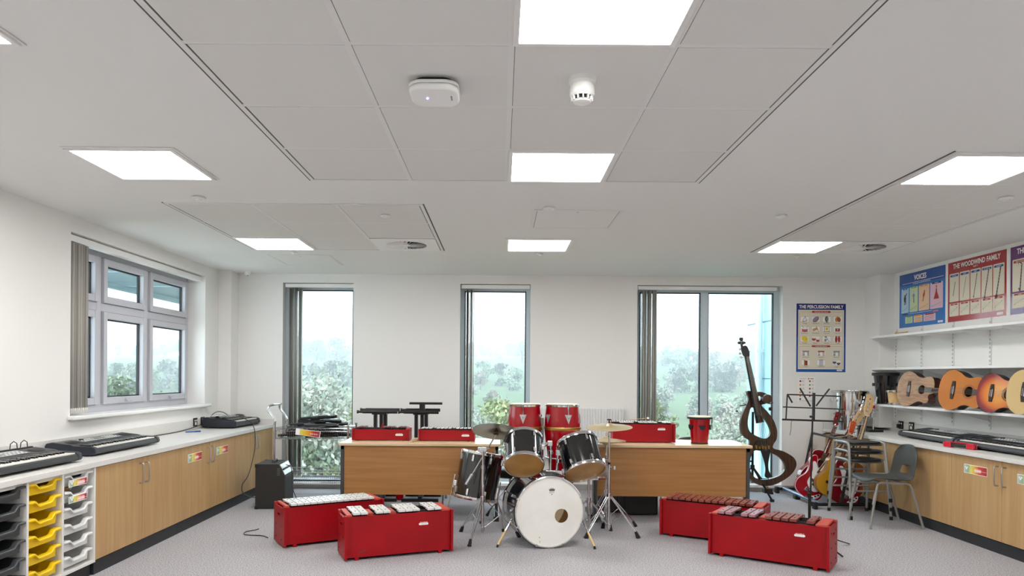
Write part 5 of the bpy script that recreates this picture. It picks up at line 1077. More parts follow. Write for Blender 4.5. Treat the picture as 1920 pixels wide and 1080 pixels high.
# ================= KEYBOARDS =================
def keyboard(label,M,display=True,L=.945,D=.36,cols=('#2b2b2d',)):
    t=thing('electronic_keyboard',label,'keyboard',M=M,group=None); h=.085
    sec=[(-D/2,.018),(-D/2-.004,.03),(-D/2+.004,.052),(-D/2+.016,.058),(-D/2+.02,.044),(-.03,.046),(-.03,.070),(.0,.082),(D/2-.05,.096),(D/2-.012,.088),(D/2,.066),(D/2-.004,.03),(D/2-.03,.012),(-D/2+.03,.008)]
    g=G(); n=len(sec); vs=[(x,y,z) for x in (-L/2+.035,L/2-.035) for y,z in sec]; g.add(vs,[(k,(k+1)%n,n+(k+1)%n,n+k) for k in range(n)]+[tuple(range(n)),tuple(range(n,2*n))]); g.build('case',mat('keyboard_case','#222224',.42),t,bev=.003)
    sec2=[(-D/2-.002,.016),(-D/2-.008,.03),(-D/2,.060),(-D/2+.02,.068),(-.03,.074),(.0,.083),(D/2-.05,.098),(D/2-.01,.090),(D/2+.002,.066),(D/2-.004,.03),(D/2-.03,.010),(-D/2+.03,.006)]
    for s in (-1,1):
        g=G(); n=len(sec2); xa,xb=sorted((s*L/2,s*(L/2-.042))); vs=[(x,y,z) for x in (xa,xb) for y,z in sec2]; g.add(vs,[(k,(k+1)%n,n+(k+1)%n,n+k) for k in range(n)]+[tuple(range(n)),tuple(range(n,2*n))]); g.build('end_cheek',NAVY if D<.37 else BLACK,t,bev=.006)
    g=G(); kw=(L-.09)/36
    for k in range(36): g.box(-L/2+.045+k*kw+.0006,-L/2+.045+(k+1)*kw-.0006,-D/2+.018,-.034,.048,.064)
    g.build('white_keys',mat('ivory_keys','#efede6',.3),t,bev=.0012)
    g=G()
    for k in range(35):
        if k%7 in (2,6): continue
        x=-L/2+.045+(k+1)*kw; g.box(x-.0065,x+.0065,-.118,-.034,.063,.076)
    g.build('black_keys',BLKG,t,bev=.0018)
    sl=math.atan2(.014,D/2-.05); T=tr(0,0,.0828)@rx(sl)
    g=G(T); g.box(-.27,.25,.012,D/2-.062,.0,.0022); o=g.build('control_panel',mat('panel_silver','#8d908f',.35,metal=.3),t,bev=.001)
    g=G(T); g.box(-.06,.06,.035,.075,.002,.0034); g.build('display',mat('lcd','#5f6c66',.2),o)
    g=G(T)
    for r_ in range(3):
        for k in range(14):
            if -.08<-.24+k*.035<.07 and r_>0: continue
            g.box(-.245+k*.035,-.245+k*.035+.018,.02+r_*.03,.028+r_*.03,.002,.0042)
    g.build('buttons',PAPER,o); G(T).lathe([(0,.012),(.016,.011),(.018,.002)],16,0,tr(-.22,.07,0)).build('volume_knob',BLACK,o)
    for s in (-1,1): g=G(T); g.poly([rrect(.11,.075,.03,5)],.002,0,tr(s*.36,.05,.0005)); g.build('speaker_grille',mat('grille','#232325',.6),t)
    return t
KZ=.769
def KM(x,y,r,z=KZ): return tr(x,y,z)@rz(math.radians(r))
keyboard('black electronic keyboard on the left worktop, cut off by the left picture edge',KM(-3.0,4.27,90),L=.95)
keyboard('black electronic keyboard on the left worktop in front of the casement window',KM(-3.075,5.50,90),L=.95)
k3=keyboard('black electronic keyboard under a sheet of paper at the back of the left worktop',KM(-3.075,8.06,88)@Matrix.Diagonal((1,1.05,1.25,1)),L=.70)
keyboard('black electronic keyboard on the right worktop, farther of two',KM(4.275,6.80,-92.5),L=.95)
keyboard('black electronic keyboard on the right worktop, nearer of two, at the picture edge',KM(4.225,5.80,-90.5),L=.95)
g=G(); vs,fs=grid(lambda u,v:(-.148+.296*u,-.105+.21*v,.012*math.sin(u*3.1)+.004*math.cos(v*5)),10,6); 
t=thing('paper_sheet','white printed sheet of music lying on the keyboard at the back left','paper',M=fr((-3.06,7.86,.892),(.80,.6,-.05),(-.6,.80,-.02),(.06,.0,1)))
G().add(vs,fs).build('sheet',PAPER,t,solid=.0006,smooth=60); g=G()
for k in range(5):
    for q in range(7): g.box(-.10+q*.03,-.10+q*.03+.02*((k+q)%3>0)+.004,-.07+k*.03,-.066+k*.03+.008*((k*q)%4==1),.0135,.0145)
g.build('printed_notes',INK,t,smooth=0)
t=thing('pen','blue pen lying on the left worktop beside the wall sockets','pen',(-3.05,7.0,KZ)); p0=onZ(348,810,KZ+.006);p1=onZ(376,808.5,KZ+.006)
G().cyl(p0,p1,.006,8).build('barrel',mat('blue_pen','#2f66c0',.35),t,world=True); G().cyl(p0.lerp(p1,.62),p1,.0072,8).build('cap',mat('dark_blue_pen','#274f98',.35),t,world=True)
t=thing('music_rest','black wire music rest standing behind the nearest keyboard at the far left','music rest',(-3.2,4.4,KZ))
g=G(); base=V((-3.16,4.50,.866))
G().box(-3.19,-3.17,4.15,4.78,.850,.868).build('rest_bar',BLACK,t,world=True,bev=.003)
for y in (4.60,4.70): G().tube([(-3.18,y-.035,.866),(-3.18,y-.03,.90),(-3.18,y,.915),(-3.18,y+.03,.90),(-3.18,y+.035,.866)],.003,8).build('wire_loop',BLACK,t,world=True)
# red hand instrument on the right worktop
t=thing('jingle_stick','red and black jingle hand percussion lying on the right worktop edge','hand percussion',M=tr(3.985,6.10,KZ)@rz(math.radians(-77)))
RPL=mat('red_plastic','#c4142c',.3)
for s in (-1,1): G().box(min(s*.075,s*.155),max(s*.075,s*.155),-.024,.024,0,.048).build('red_block',RPL,t,bev=.008); g=G(); [g.cyl((s*.15,y,z),(s*.162,y,z),.006,8) for y in (-.012,.012) for z in (.016,.034)]; g.build('jingles',CHROME,t)
G().box(-.08,.08,.004,.022,.022,.05).build('red_bridge',RPL,t,bev=.005); G().cyl((-.076,-.006,.024),(.076,-.006,.024),.0165,14).build('grip',BLACK,t)
# ================= AMPLIFIER, TROLLEY =================
t=thing('amplifier','black combo amplifier standing on the floor beside the left cabinets','amplifier',(-2.345,7.33,0),math.radians(4))
G().poly([[(-.145,.005),(.145,.005),(.145,.33),(.085,.455),(-.145,.455)]],.40,0,fr((0,.2,0),(1,0,0),(0,0,1),(0,-1,0))).build('cabinet',mat('vinyl_black','#232220',.55,bump=.2,nscale=400),t,bev=.004)
G().box(.1452,.149,-.185,.185,.03,.32).build('speaker_grille',mat('grille_grey','#36373a',.7,bump=.5,nscale=500),t)
a_=math.atan2(.06,.125); T=fr((.116,0,.395),(0,1,0),(-math.sin(a_),0,math.cos(a_)),(math.cos(a_),0,math.sin(a_)))
o=G(T).box(-.18,.18,-.058,.058,-.0005,.004).build('control_panel',STEEL,t,bev=.001)
for k in range(8): G(T).cyl((-.15+.04*k,0,.003),(-.15+.04*k,0,.02),.010,12).build('control_knob',BLACK,o)
for x in (-.145,.145):
    for y in (-.2,.2):
        for z in ((.0,.035),(.42,.458)): 
            if x>0 and z[0]>.3: continue
            G().box(x-.006 if x<0 else x-.03,x+.03 if x<0 else x+.006,min(y-math.copysign(.006,-y),y-math.copysign(.03,y)),max(y-math.copysign(.006,-y),y-math.copysign(.03,y)),z[0],z[1]).build('corner_protector',BLACK,t,bev=.006)
G().tube([(0,-.09,.455),(0,-.085,.475),(0,.085,.475),(0,.09,.455)],.009,8).build('carry_handle',BLACK,t,bev=.002)
g=G(); [g.box(.07,.10,-.2005,-.1995,z,z+.004) for z in (.345,.365,.385,.405)]; g.build('vent_slots',GTUBE,t)
def cable(label,pts,r=.0042,name='cable'): return tag(G().tube(crv(pts,8,False),r,8).build(name,BLACK,smooth=60),label,'cable')
cable('black cable hanging from the keyboard down the back left cabinets to the amplifier',[(-2.95,7.85,.90),(-2.84,7.78,.88),(-2.71,7.72,.80),(-2.668,7.66,.60),(-2.65,7.5,.40),(-2.62,7.30,.30),(-2.66,7.26,.22),(-2.64,7.24,.14),(-2.55,7.24,.10),(-2.51,7.25,.10)])
cable('thin black cable looping on the carpet before the red metallophone',[(-1.93,5.86,.006),(-2.0,5.93,.006),(-2.10,5.95,.006),(-2.17,5.98,.006),(-2.19,6.08,.006),(-2.12,6.13,.012),(-2.10,6.14,.02)])
cable('black cable running from the amplifier top to the floor behind the metallophone',[(-2.22,7.30,.43),(-2.15,7.25,.40),(-2.12,7.2,.20),(-2.0,7.1,.02),(-1.80,6.6,.006),(-1.55,6.25,.006),(-1.40,6.0,.006)])
cable('black cable lying along the back of the left worktop',[(XL+.03,5.9,.775),(XL+.035,6.6,.775),(XL+.03,7.2,.775),(XL+.035,7.62,.80),(XL+.045,7.76,.83)])
cable('small black cable loop behind the keyboard at the back left',[(-3.22,7.80,.86),(-3.22,7.86,.91),(-3.19,7.93,.94),(-3.15,8.0,.93),(-3.12,8.04,.90)],.0038)
# trolley
t=thing('wire_trolley','chrome wire trolley with a push handle in front of the left back window','trolley',(-2.1,8.0,0))
xa,xb,ya,yb=-2.49,-1.68,7.76,8.20
for x,y in ((xb,ya),(xb,yb)): G().cyl((x,y,.08),(x,y,.80),.0125,12).cyl((x,y,.79),(x,y,.81),.0145,12).build('post',CHROME,t,world=True)
G().tube(crv([(xa,ya,.08),(xa,ya,.5),(xa,ya,.80),(xa-.0,ya,.86),(xa-.075,ya+.01,.97),(xa-.07,ya+.04,1.015),(xa-.03,ya+.12,1.03),(xa-.03,yb-.12,1.03),(xa-.07,yb-.04,1.015),(xa-.075,yb-.01,.97),(xa,yb,.86),(xa,yb,.80),(xa,yb,.5),(xa,yb,.08)],5,False),.0125,12).build('handle_frame',CHROME,t,world=True)
def wires(zb,zt,name):
    g=G(); 
    for z in (zt,zb+.0):
        g.tube([(xa,ya,z),(xb,ya,z),(xb,yb,z),(xa,yb,z)],.0035,6,closed=True)
    g.tube([(xa,ya,zt-.035),(xb,ya,zt-.035),(xb,yb,zt-.035),(xa,yb,zt-.035)],.003,6,closed=True)
    for y in (ya,yb):
        pts=[]; n=34
        for k in range(n+1): pts.append((xa+(xb-xa)*k/n,y,zt-(.002 if k%2 else .033)))
        g.tube(pts,.0028,5)
        x=xa+.02
        while x<xb: g.cyl((x,y,zb),(x,y,zt-.03),.0013,4); x+=.024
    for x in (xa,xb):
        pts=[]; n=18
        for k in range(n+1): pts.append((x,ya+(yb-ya)*k/n,zt-(.002 if k%2 else .033)))
        g.tube(pts,.0028,5); y=ya+.02
        while y<yb: g.cyl((x,y,zb),(x,y,zt-.03),.0013,4); y+=.024
    x=xa+.01
    while x<xb: g.cyl((x,ya,zb),(x,yb,zb),.0018,5); x+=.018
    g.cyl((xa,(ya+yb)/2,zb-.004),(xb,(ya+yb)/2,zb-.004),.003,6)
    return g.build(name,CHROME,t,world=True)
wires(.655,.775,'top_basket'); wires(.165,.285,'lower_basket')
for x in (xa,xb):
    for y in (ya,yb): G().lathe([(0,-.011),(.034,-.011),(.038,-.006),(.038,.006),(.034,.011),(0,.011)],20,0,tr(x,y,.038)@rx(PI/2)).cyl((x,y,.04),(x,y,.09),.009,8).build('castor',RUB,t,world=True)
o=thing('basket_label','rainbow printed label hung on the front of the trolley basket','label',M=fr((-2.12,ya-.0055,.722),(1,0,-.12),(.12,0,1),(0,-1,0))); G().box(-.135,.135,-.034,.034,-.001,.001).build('card',PAPER,o)
b_=G().box(-.09,.13,-.030,.030,0,.0018).build('rainbow_print',ramp_mat('rainbow2',[(0,'#d9d66a'),(.25,'#e3b92e'),(.5,'#dd8a2a'),(.7,'#b3262b'),(1,'#8f1a2c')],0),o,smooth=0)
g=G(); [g.box(.02+k*.006,.0225+k*.006,-.004-.01*abs(math.sin(k*.9)),-.004+.01*abs(math.sin(k*.9)),.0017,.0024) for k in range(16)]; g.build('sound_wave_print',MATS['white_print'],b_,smooth=0)
# pile of folded music stands in the basket
rnd=random.Random(5); PG='folded black music stands piled in the trolley basket'
lay_n=['lowest layer','second layer','third layer','fourth layer','fifth layer','top of the pile']; pos_n=['at the far left','left of the middle','in the middle','right of the middle','at the far right']
for lay,npos in ((0,5),(1,5),(2,4),(3,4),(4,2),(5,2)):
    for k in range(npos):
        q=k if npos==5 else (k+(k>1) if npos==4 else 2*k+1)
        z=.662+lay*.040+rnd.uniform(0,.006); ln=.40-.02*lay+rnd.uniform(-.03,.05); cx=-2.11+(q-2)*.105*(1-.1*lay)+.012*lay; cy=7.86+.23*rnd.random(); a=rnd.uniform(-.14,.14); ti=rnd.uniform(-.03,.05)+(.07 if lay>4 else 0)
        M_=tr(cx,cy,z)@rz(a)@ry(-ti); t=thing('folded_music_stand','folded black music stand in the trolley basket, %s, %s'%(lay_n[lay],pos_n[q]),'music stand',M=M_,group=PG)
        G().cyl((-ln/2,0,.012),(ln/2,0,.014),.015,8).cyl((ln*.1,0,.014),(ln*.5,0,.014),.019,8).build('tube',BMET,t)
        g=G(); [g.beam((-ln/2+.02,u_*.016,.008),(ln/2-.06,u_*.034,.013),  .018,.012) for u_ in (-1,1)]; g.beam((-ln*.3,.02,.024),(ln*.42,.03,.03),.03,.012); g.build('folded_legs',BMET,t)
        G().cyl((ln*.12,-.02,.012),(ln*.12,-.036,.012),.009,8).build('clamp_knob',BLACK,t)
tag(G().beam((-2.4,8.0,.30),(-1.80,8.02,.172),.0,.0).box(-2.33,-1.80,7.93,7.99,.168,.182).build('black_bar',BLACK,bev=.003),'flat black bar lying on the lower wire shelf of the trolley','bar')
g=thing('folded_music_stand','thin folded black music stand legs poking down through the basket right end','music stand',(-1.78,7.8,.6)); G().beam((-1.66,7.80,.68),(-1.79,7.78,.60),.012,.006).build('leg',BMET,g,world=True); G().beam((-1.61,7.80,.68),(-1.74,7.79,.605),.012,.006).build('leg',BMET,g,world=True)
# ================= BEHIND THE DESKS =================
def tstand(label,x,two,y=7.78):
    t=thing('keyboard_stand',label,'keyboard stand',(x,y,0))
    for dx in (-.065,.0,.045): G().box(x+dx-.018,x+dx+.018,y-.03,y+.03,.05,.945).build('post',BMET,t,world=True,bev=.003)
    for yy,dz in ((y-.10,0),(y+.08,.015)):
        G().cyl((x-.19,yy,.965+dz),(x+.19,yy,.965+dz),.018,12).cyl((x-.24,yy,.965+dz),(x-.19,yy,.965+dz),.013,10).cyl((x-.25,yy,.965+dz),(x-.235,yy,.965+dz),.019,12).build('top_arm',BMET,t,world=True)
    G().box(x-.09,x+.07,y-.10,y+.1,.935,.955).build('cross_plate',BMET,t,world=True)
    if two: G().box(x-.03,x+.03,y-.02,y+.02,.945,1.05).box(x-.14,x+.22,y-.03,y+.03,1.045,1.07).build('upper_bar',BMET,t,world=True,bev=.003)
    for q in (-1,1): G().box(x-.2,x+.2,y+q*.17-.02,y+q*.17+.02,0,.035).build('foot',BMET,t,world=True,bev=.004)
    G().box(x-.02,x+.02,y-.19,y+.19,.03,.06).build('base_bar',BMET,t,world=True)
tstand('black twin-armed keyboard stand behind the left desk, left of two',-1.315,False)
tstand('black keyboard stand with an extra upper bar behind the left desk, right of two',-.865,True)
t=thing('speaker_box','low black box standing on the carpet under the right desk','box',(1.40,7.12,0)); G().box(1.225,1.56,6.95,7.3,0.006,.36).build('case',BLACK,t,world=True,bev=.008); G().box(1.25,1.535,6.945,6.951,.03,.34).build('front_grille',mat('grille','#232325',.6),t,world=True)
t=thing('floor_bag','low dark box on the carpet behind the right cymbal stands','box',(1.1,7.3,0)); G().box(.98,1.19,7.05,7.4,.005,.27).build('case',mat('dark_grey_case','#3a3b3d',.6),t,world=True,bev=.02)
def tub(label,x,y,r,h,m):
    t=thing('hand_drum',label,'drum',(x,y,0)); G(tr(x,y,0)).lathe([(r*.8,0.004),(r,h),(r-.006,h),(r*.8-.006,.004)],28,closed=True).build('shell',m,t,world=True); G(tr(x,y,0)).lathe([(0,h+.003),(r,h+.003),(r+.004,h-.008),(0,h-.006)],28).build('skin',CREAM,t,world=True); G(tr(x,y,0)).lathe([(0,.003),(r*.8,.003),(r*.8,.008),(0,.008)],28).build('base',m,t,world=True)  # generic tub standing in for unclear items below the desk
tub('dark grey tub on the floor seen under the left desk panel',-1.30,8.0-.35,.07,.28,mat('dgrey_tub','#45474b',.4)); tub('red tub on the floor seen under the left desk panel',-1.10,7.72,.05,.26,DRED); tub('blue-grey tub on the floor seen under the left desk panel',-.86+.02,8.15,.055,.28,mat('bluegrey_tub','#59667e',.4))
# red drum on the desk
t=thing('hand_drum','small tapered red hand drum standing on the right desk','drum',(1.915,6.77,.73))
G().lathe([(.078,.01),(.082,.04),(.098,.24),(.092,.24),(.074,.01)],48,closed=True).build('shell',DRED,t); G().lathe([(0,0),(.080,0),(.081,.012),(0,.012)],40).build('base_ring',BLACK,t)
G().lathe([(0,.268),(.105,.266),(.110,.256),(.108,.246),(0,.25)],48).build('skin',CREAM,t); G().lathe([(.104,.240),(.117,.240),(.119,.252),(.115,.258),(.105,.25)],48,closed=True).build('rim',BLACK,t)
for k in range(5):
    T=rz(2*PI*k/5-PI/2); g=G(); g.tube([(.113,0,.252),(.124,0,.240),(.122,0,.21),(.116,0,.19),(.121,0,.165),(.120,0,.13)],.0035,6,0,T); g.build('hook_bolt',CHROME,t); g=G(); g.poly([crv([(-.028,.018,0),(0,.008,0),(.028,.018,0),(.022,-.012,0),(0,-.03,0),(-.022,-.012,0)],3)],.018,0,T@fr((.088,0,.165),(0,1,0),(0,0,1),(1,0,0))); g.build('lug',BLACK,t,bev=.003)
# silver drum in the back right corner
t=thing('metal_drum','tall chrome drum standing on the worktop in the back right corner','drum',(4.07,8.20,.7685))
G().lathe([(.170,0),(.188,.42),(.188,.44),(.182,.44),(.164,0)],64,closed=True).build('shell',mat('polished_shell','#d6d7d9',.08,metal=1.),t,smooth=60); G().lathe([(0,.444),(.187,.444),(.19,.435),(0,.437)],48).build('skin',HWHITE,t); G().lathe([(.188,.428),(.201,.428),(.203,.45),(.197,.457),(.19,.457),(.188,.445)],56,closed=True).build('rim',CHROME,t)
for k in range(6): T=rz(2*PI*k/6+.2); g=G(); g.tube([(.196,0,.448),(.210,0,.44),(.208,0,.40),(.201,0,.38),(.205,0,.33)],.0045,6,0,T); g.box(.178,.205,-.018,.018,.325,.36,0,T); g.build('tuning_lug',CHROME,t,bev=.003)
t=thing('effects_clamp','chrome clamp with a red tag on the worktop in front of the chrome drum','clamp',(4.20,7.93,.7685))
g=G().cyl((4.2,7.93,.79),(4.2,7.93,1.10),.009,10).cyl((4.16,7.93,1.0),(4.25,7.93,1.02),.014,12).cyl((4.22,7.92,1.08),(4.24,7.93,1.16),.018,12).box(4.17,4.22,7.9,7.95,.93,.98); g.build('clamp_arm',CHROME,t,world=True,bev=.003); G().box(4.12,4.28,7.86,8.0,.7690,.792).build('base',BMET,t,world=True,bev=.004); G().box(4.15,4.205,7.90,7.91,1.03,1.065).build('red_tag',RPL,t,world=True,bev=.002)
# black drum and bongos on the shelf
t=thing('hand_drum','tall black drum at the left end of the bottom wall shelf','drum',(4.335,7.93,1.0825))
G().lathe([(.085,.002),(.125,.335),(.119,.335),(.08,.002)],48,closed=True).build('shell',BLKG,t); G().lathe([(0,.351),(.125,.350),(.128,.338),(0,.338)],40).build('skin',CREAM,t); G().lathe([(.125,.318),(.139,.318),(.141,.345),(.135,.352),(.126,.350)],48,closed=True).build('rim',BLACK,t)
for k in range(6): T=rz(2*PI*k/6+.5); g=G(); g.tube([(.134,0,.34),(.146,0,.33),(.142,0,.29),(.128,0,.25),(.132,0,.2)],.004,6,0,T); g.build('hook_bolt',CHROME,t); g=G(); g.box(.103,.134,-.014,.014,.2,.235,0,T); g.build('lug',BLACK,t,bev=.003)
def bongo(label,x,y,r,h):
    t=thing('bongo_drum',label,'drum',(x,y,1.0825)); 
    G().lathe([(r*.8,.012),(r*.9,h*.5),(r,h),(r-.008,h),(r*.8-.008,.012)],40,closed=True).build('shell',MAPLE,t); G().lathe([(0,h+.004),(r,h+.004),(r+.003,h-.004),(0,h-.002)],40).build('skin',CREAM,t)
    G().lathe([(r+.001,h-.018),(r+.013,h-.018),(r+.014,h),(r+.002,h+.002)],40,closed=True).build('rim',CHROME,t); G().lathe([(r*.8,0),(r*.8+.012,0),(r*.8+.014,.022),(r*.8,.022)],40,closed=True).build('bottom_ring',CHROME,t)
    for k in range(4): T=rz(2*PI*k/4+.3); g=G(); g.tube([(r+.010,0,h-.008),(r+.022,0,h-.02),(r+.022,0,h*.65),(r+.006,0,h*.45),(r+.006,0,.02)],.0038,6,0,T); g.build('hook_bolt',CHROME,t)
bongo('pale wood bongo drum on the shelf, the larger of the pair beside the black drum',4.315,7.70,.078,.155); bongo('pale wood bongo drum on the shelf, the smaller one beside the grained guitar',4.36,7.535,.055,.15)
# ================= OUTSIDE =================
PROF=[(7,-4),(40,-5.5),(80,-4.6),(110,-2.7),(150,-2.2),(200,1.6),(300,5.9),(400,9.6),(480,12.5),(620,12),(900,8)]
def gh(x,y):
    y=max(y,7.1)
    for (a,b),(c,d) in zip(PROF,PROF[1:]):
        if y<=c: f=(y-a)/(c-a); f=f*f*(3-2*f)*.5+f*.5; z=b+(d-b)*f; break
    else: z=8
    return z+ (math.sin(x*.013+y*.004)*1.6+math.sin(x*.031+1+y*.011)*.7)*min(1,max(0,(y-60)/200))+ (2.5*min(1,max(0,(-x-60)/120)) if y>200 else 0)
m=bpy.data.materials.new('meadow'); m.use_nodes=True; N=m.node_tree.nodes; L=m.node_tree.links; p=N['Principled BSDF']; p.inputs['Roughness'].default_value=.95; p.inputs['Specular IOR Level'].default_value=.1
tc=N.new('ShaderNodeTexCoord'); mp=N.new('ShaderNodeMapping'); mp.inputs['Scale'].default_value=(.012,.02,.0); vo=N.new('ShaderNodeTexVoronoi'); vo.inputs['Scale'].default_value=1.; nz=N.new('ShaderNodeTexNoise'); nz.inputs['Scale'].default_value=.25; nz.inputs['Detail'].default_value=6
L.new(tc.outputs['Object'],mp.inputs[0]); L.new(mp.outputs[0],vo.inputs['Vector']); L.new(tc.outputs['Object'],nz.inputs['Vector'])
sp=N.new('ShaderNodeSeparateColor'); L.new(vo.outputs['Color'],sp.inputs[0]); r=N.new('ShaderNodeValToRGB'); e=r.color_ramp.elements; e[0].color=lin(dk('#7f9a68',0.36)); e[1].color=lin(dk('#a3b983',0.36)); e.new(.5).color=lin(dk('#90a974',0.36)); L.new(sp.outputs[0],r.inputs[0])
mx=N.new('ShaderNodeMix'); mx.data_type='RGBA'; mx.inputs[0].default_value=.25; L.new(r.outputs[0],mx.inputs[6]); r2=N.new('ShaderNodeValToRGB'); r2.color_ramp.elements[0].color=lin(dk('#747b66',0.36)); r2.color_ramp.elements[1].color=lin(dk('#a3a288',0.36)); L.new(nz.outputs['Fac'],r2.inputs[0]); L.new(r2.outputs[0],mx.inputs[7]); L.new(mx.outputs[2],p.inputs['Base Color'])
ys_=[7,12,20,30,42,56,72,90,110,130,150,175,200,225,250,280,310,340,370,400,430,460,490,530,580,640,720,900]; nx=60
vs=[];fs=[]
for j,y in enumerate(ys_):
    for i in range(nx+1):
        x=(-1.1+2.0*i/nx)*(y+25); vs.append((x,y if x>-3.6 or y>40 else y,gh(x,y)))
for j in range(len(ys_)-1):
    for i in range(nx): fs.append((j*(nx+1)+i,j*(nx+1)+i+1,(j+1)*(nx+1)+i+1,(j+1)*(nx+1)+i))
gnd=G().add(vs,fs).build('ground_outside',m,smooth=80); tag(gnd,kind='structure')
rt=random.Random(11)
def leafmesh(name,R,H,n,sz,mats,trunk=.0,clusters=22,base=.0):
    """broadleaf crown: small leaf faces in clumps round branches, with a trunk"""
    g=G(); cl=[]
    for k in range(clusters):
        a=rt.uniform(0,2*PI); r=R*math.sqrt(rt.random())*.8; z=base+(H-base)*(rt.random()**.8); w=math.sin(PI*min(1,max(.08,(z-base)/(H-base)*.9+.1)))**.5
        cl.append((V((r*w*math.cos(a),r*w*math.sin(a),z)),rt.uniform(.22,.42)*R))
    if trunk:
        g.tube([(0,0,0),(0.02*R,0,H*.35),(0,.03*R,H*.7)],[trunk,trunk*.8,trunk*.35],7,len(mats)-1)
        for c,r in cl[::2]: g.tube([(0,0,H*.28+.3*rt.random()*H*.5),c*.6+V((0,0,H*.1)),c],[trunk*.4,trunk*.22,trunk*.08],4,len(mats)-1)
    vs=[];fs=[];mi=[]
    for k in range(n):
        c,r=cl[k%clusters]; d=V((rt.gauss(0,1),rt.gauss(0,1),rt.gauss(0,1))).normalized()*r*rt.uniform(.45,1.05); q=c+V((d.x,d.y,d.z*.8))
        if q.z<.02: q.z=abs(q.z)+.05
        u=V((rt.gauss(0,1),rt.gauss(0,1),rt.gauss(0,1))).normalized(); v=u.orthogonal().normalized(); s=sz*rt.uniform(.6,1.3); b=len(vs)
        vs+=[q-u*s,q+v*s*.55,q+u*s,q-v*s*.55]; fs.append((b,b+1,b+2,b+3)); mi.append(int(c.x*7+c.z*5)%(len(mats)-1))
    g.add(vs,fs,mi); o=g.build(name,mats,smooth=0); return o
BARK=mat('bark','#5d5347',.9)
def lf(h): return mat('leaf'+h,h,.8,spec=.15)
GR=[lf('#8c957f'),lf('#9aa18a'),lf('#7d876f'),BARK]; YG=[lf('#a3a275'),lf('#b3ab7a'),lf('#8d946e'),BARK]; GB=[lf('#919285'),lf('#9c998c'),lf('#83877a'),BARK]; BR=[lf('#a09486'),lf('#aa9c8c'),lf('#918a7a'),BARK]
def place(src,x,y,s,label,cat,group,first,sink=0.):
    o=src if first else src.copy()
    if not first: COL.objects.link(o)
    o.location=(x,y,gh(x,y)-sink); o.rotation_euler=(0,0,rt.uniform(0,6.28)); o.scale=(s,s,s*rt.uniform(.85,1.1)); return tag(o,label,cat,group)
kinds=[leafmesh('distant_tree',4.2,8.5,1300,.42,GB,.25,clusters=18,base=1.5),leafmesh('distant_tree',4.8,7.5,1300,.42,GR,.25,clusters=18,base=1.),leafmesh('distant_tree',3.8,9.,1200,.42,BR,.25,clusters=16,base=1.5)]
LB=['grey-green tree on the misty hillside beyond the back windows','green tree on the misty hillside beyond the back windows','brownish autumn tree on the misty hillside beyond the back windows']
used=[0,0,0]; cnt=0
def sect(): 
    r=rt.random()
    if rt.random()<.22: return rt.uniform(-.7,.48)
    return rt.uniform(-.33,-.19) if r<.28 else rt.uniform(-.07,.06) if r<.48 else rt.uniform(.16,.40) if r<.82 else rt.uniform(-.62,-.42)
spots=[]
for k in range(120): y=rt.uniform(405,520); f=sect(); spots.append((f*y,y,rt.uniform(.8,1.3)))
for k in range(56): f=sect(); y=rt.uniform(140,172); spots.append((f*y,y,rt.uniform(.45,.75)))
for k in range(24): f=rt.uniform(-.34,-.18); y=rt.uniform(290,380); spots.append((f*y,y,rt.uniform(.9,1.3)))
for k in range(30): f=rt.uniform(.16,.42); y=rt.choice([215,260,330])+rt.uniform(-6,6); spots.append((f*y,y,rt.uniform(.5,.9)))
for k in range(34): f=sect(); y=rt.uniform(72,105); spots.append((f*y,y,rt.uniform(.30,.48)))
for x,y,s in spots:
    k=rt.choice((0,0,1,1,2)); place(kinds[k],x,y,s,LB[k],'tree','trees on the misty hillside',not used[k],.3); used[k]=1
oak=leafmesh('bare_oak_tree',5.,9.5,900,.28,GB,.45,clusters=20,base=3.); place(oak,9.,300,1.,'lone thin-leaved oak standing in the field in the middle back window','tree',None,True)
bk=[leafmesh('garden_bush',1.7,3.4,5200,.075,GR,.05,clusters=26,base=.1),leafmesh('garden_bush',1.6,3.6,5200,.07,YG,.05,clusters=26,base=.1),leafmesh('garden_bush',1.5,3.3,3800,.055,GB,.05,clusters=30,base=.2)]
BL=['dark green leafy bush just outside the back windows','yellow-green leafy bush just outside the back windows','thin grey-green bush just outside the back windows']; ub=[0,0,0]
for k in range(76):
    f=sect(); y=rt.choice((17,22,28,36,46,58))+rt.uniform(-2,3); q=(1 if (-.1<f<.08 and rt.random()<.6) else rt.choice((0,2,2,1) if f<.1 else (2,2,0,1)))
    want=gh(f*y,y)+0; top=CH-(rt.uniform(40,85) if f<.1 else rt.uniform(50,110))*y/1320; s=max(.6,min(2.2,(top-want)/3.4))
    if y<20: s=min(s,.95)
    place(bk[q],f*y,y,s,BL[q],'bush','bushes outside the windows',not ub[q],.05); ub[q]=1
for (x,y,s) in ((-13.2,15.2,1.35),(-9.8,16.5,1.2),(-11.4,19,1.3)):
    place(bk[2],x,y,s,'thin-leaved tree outside the casement window on the left','tree','slender trees outside the casement window',False)
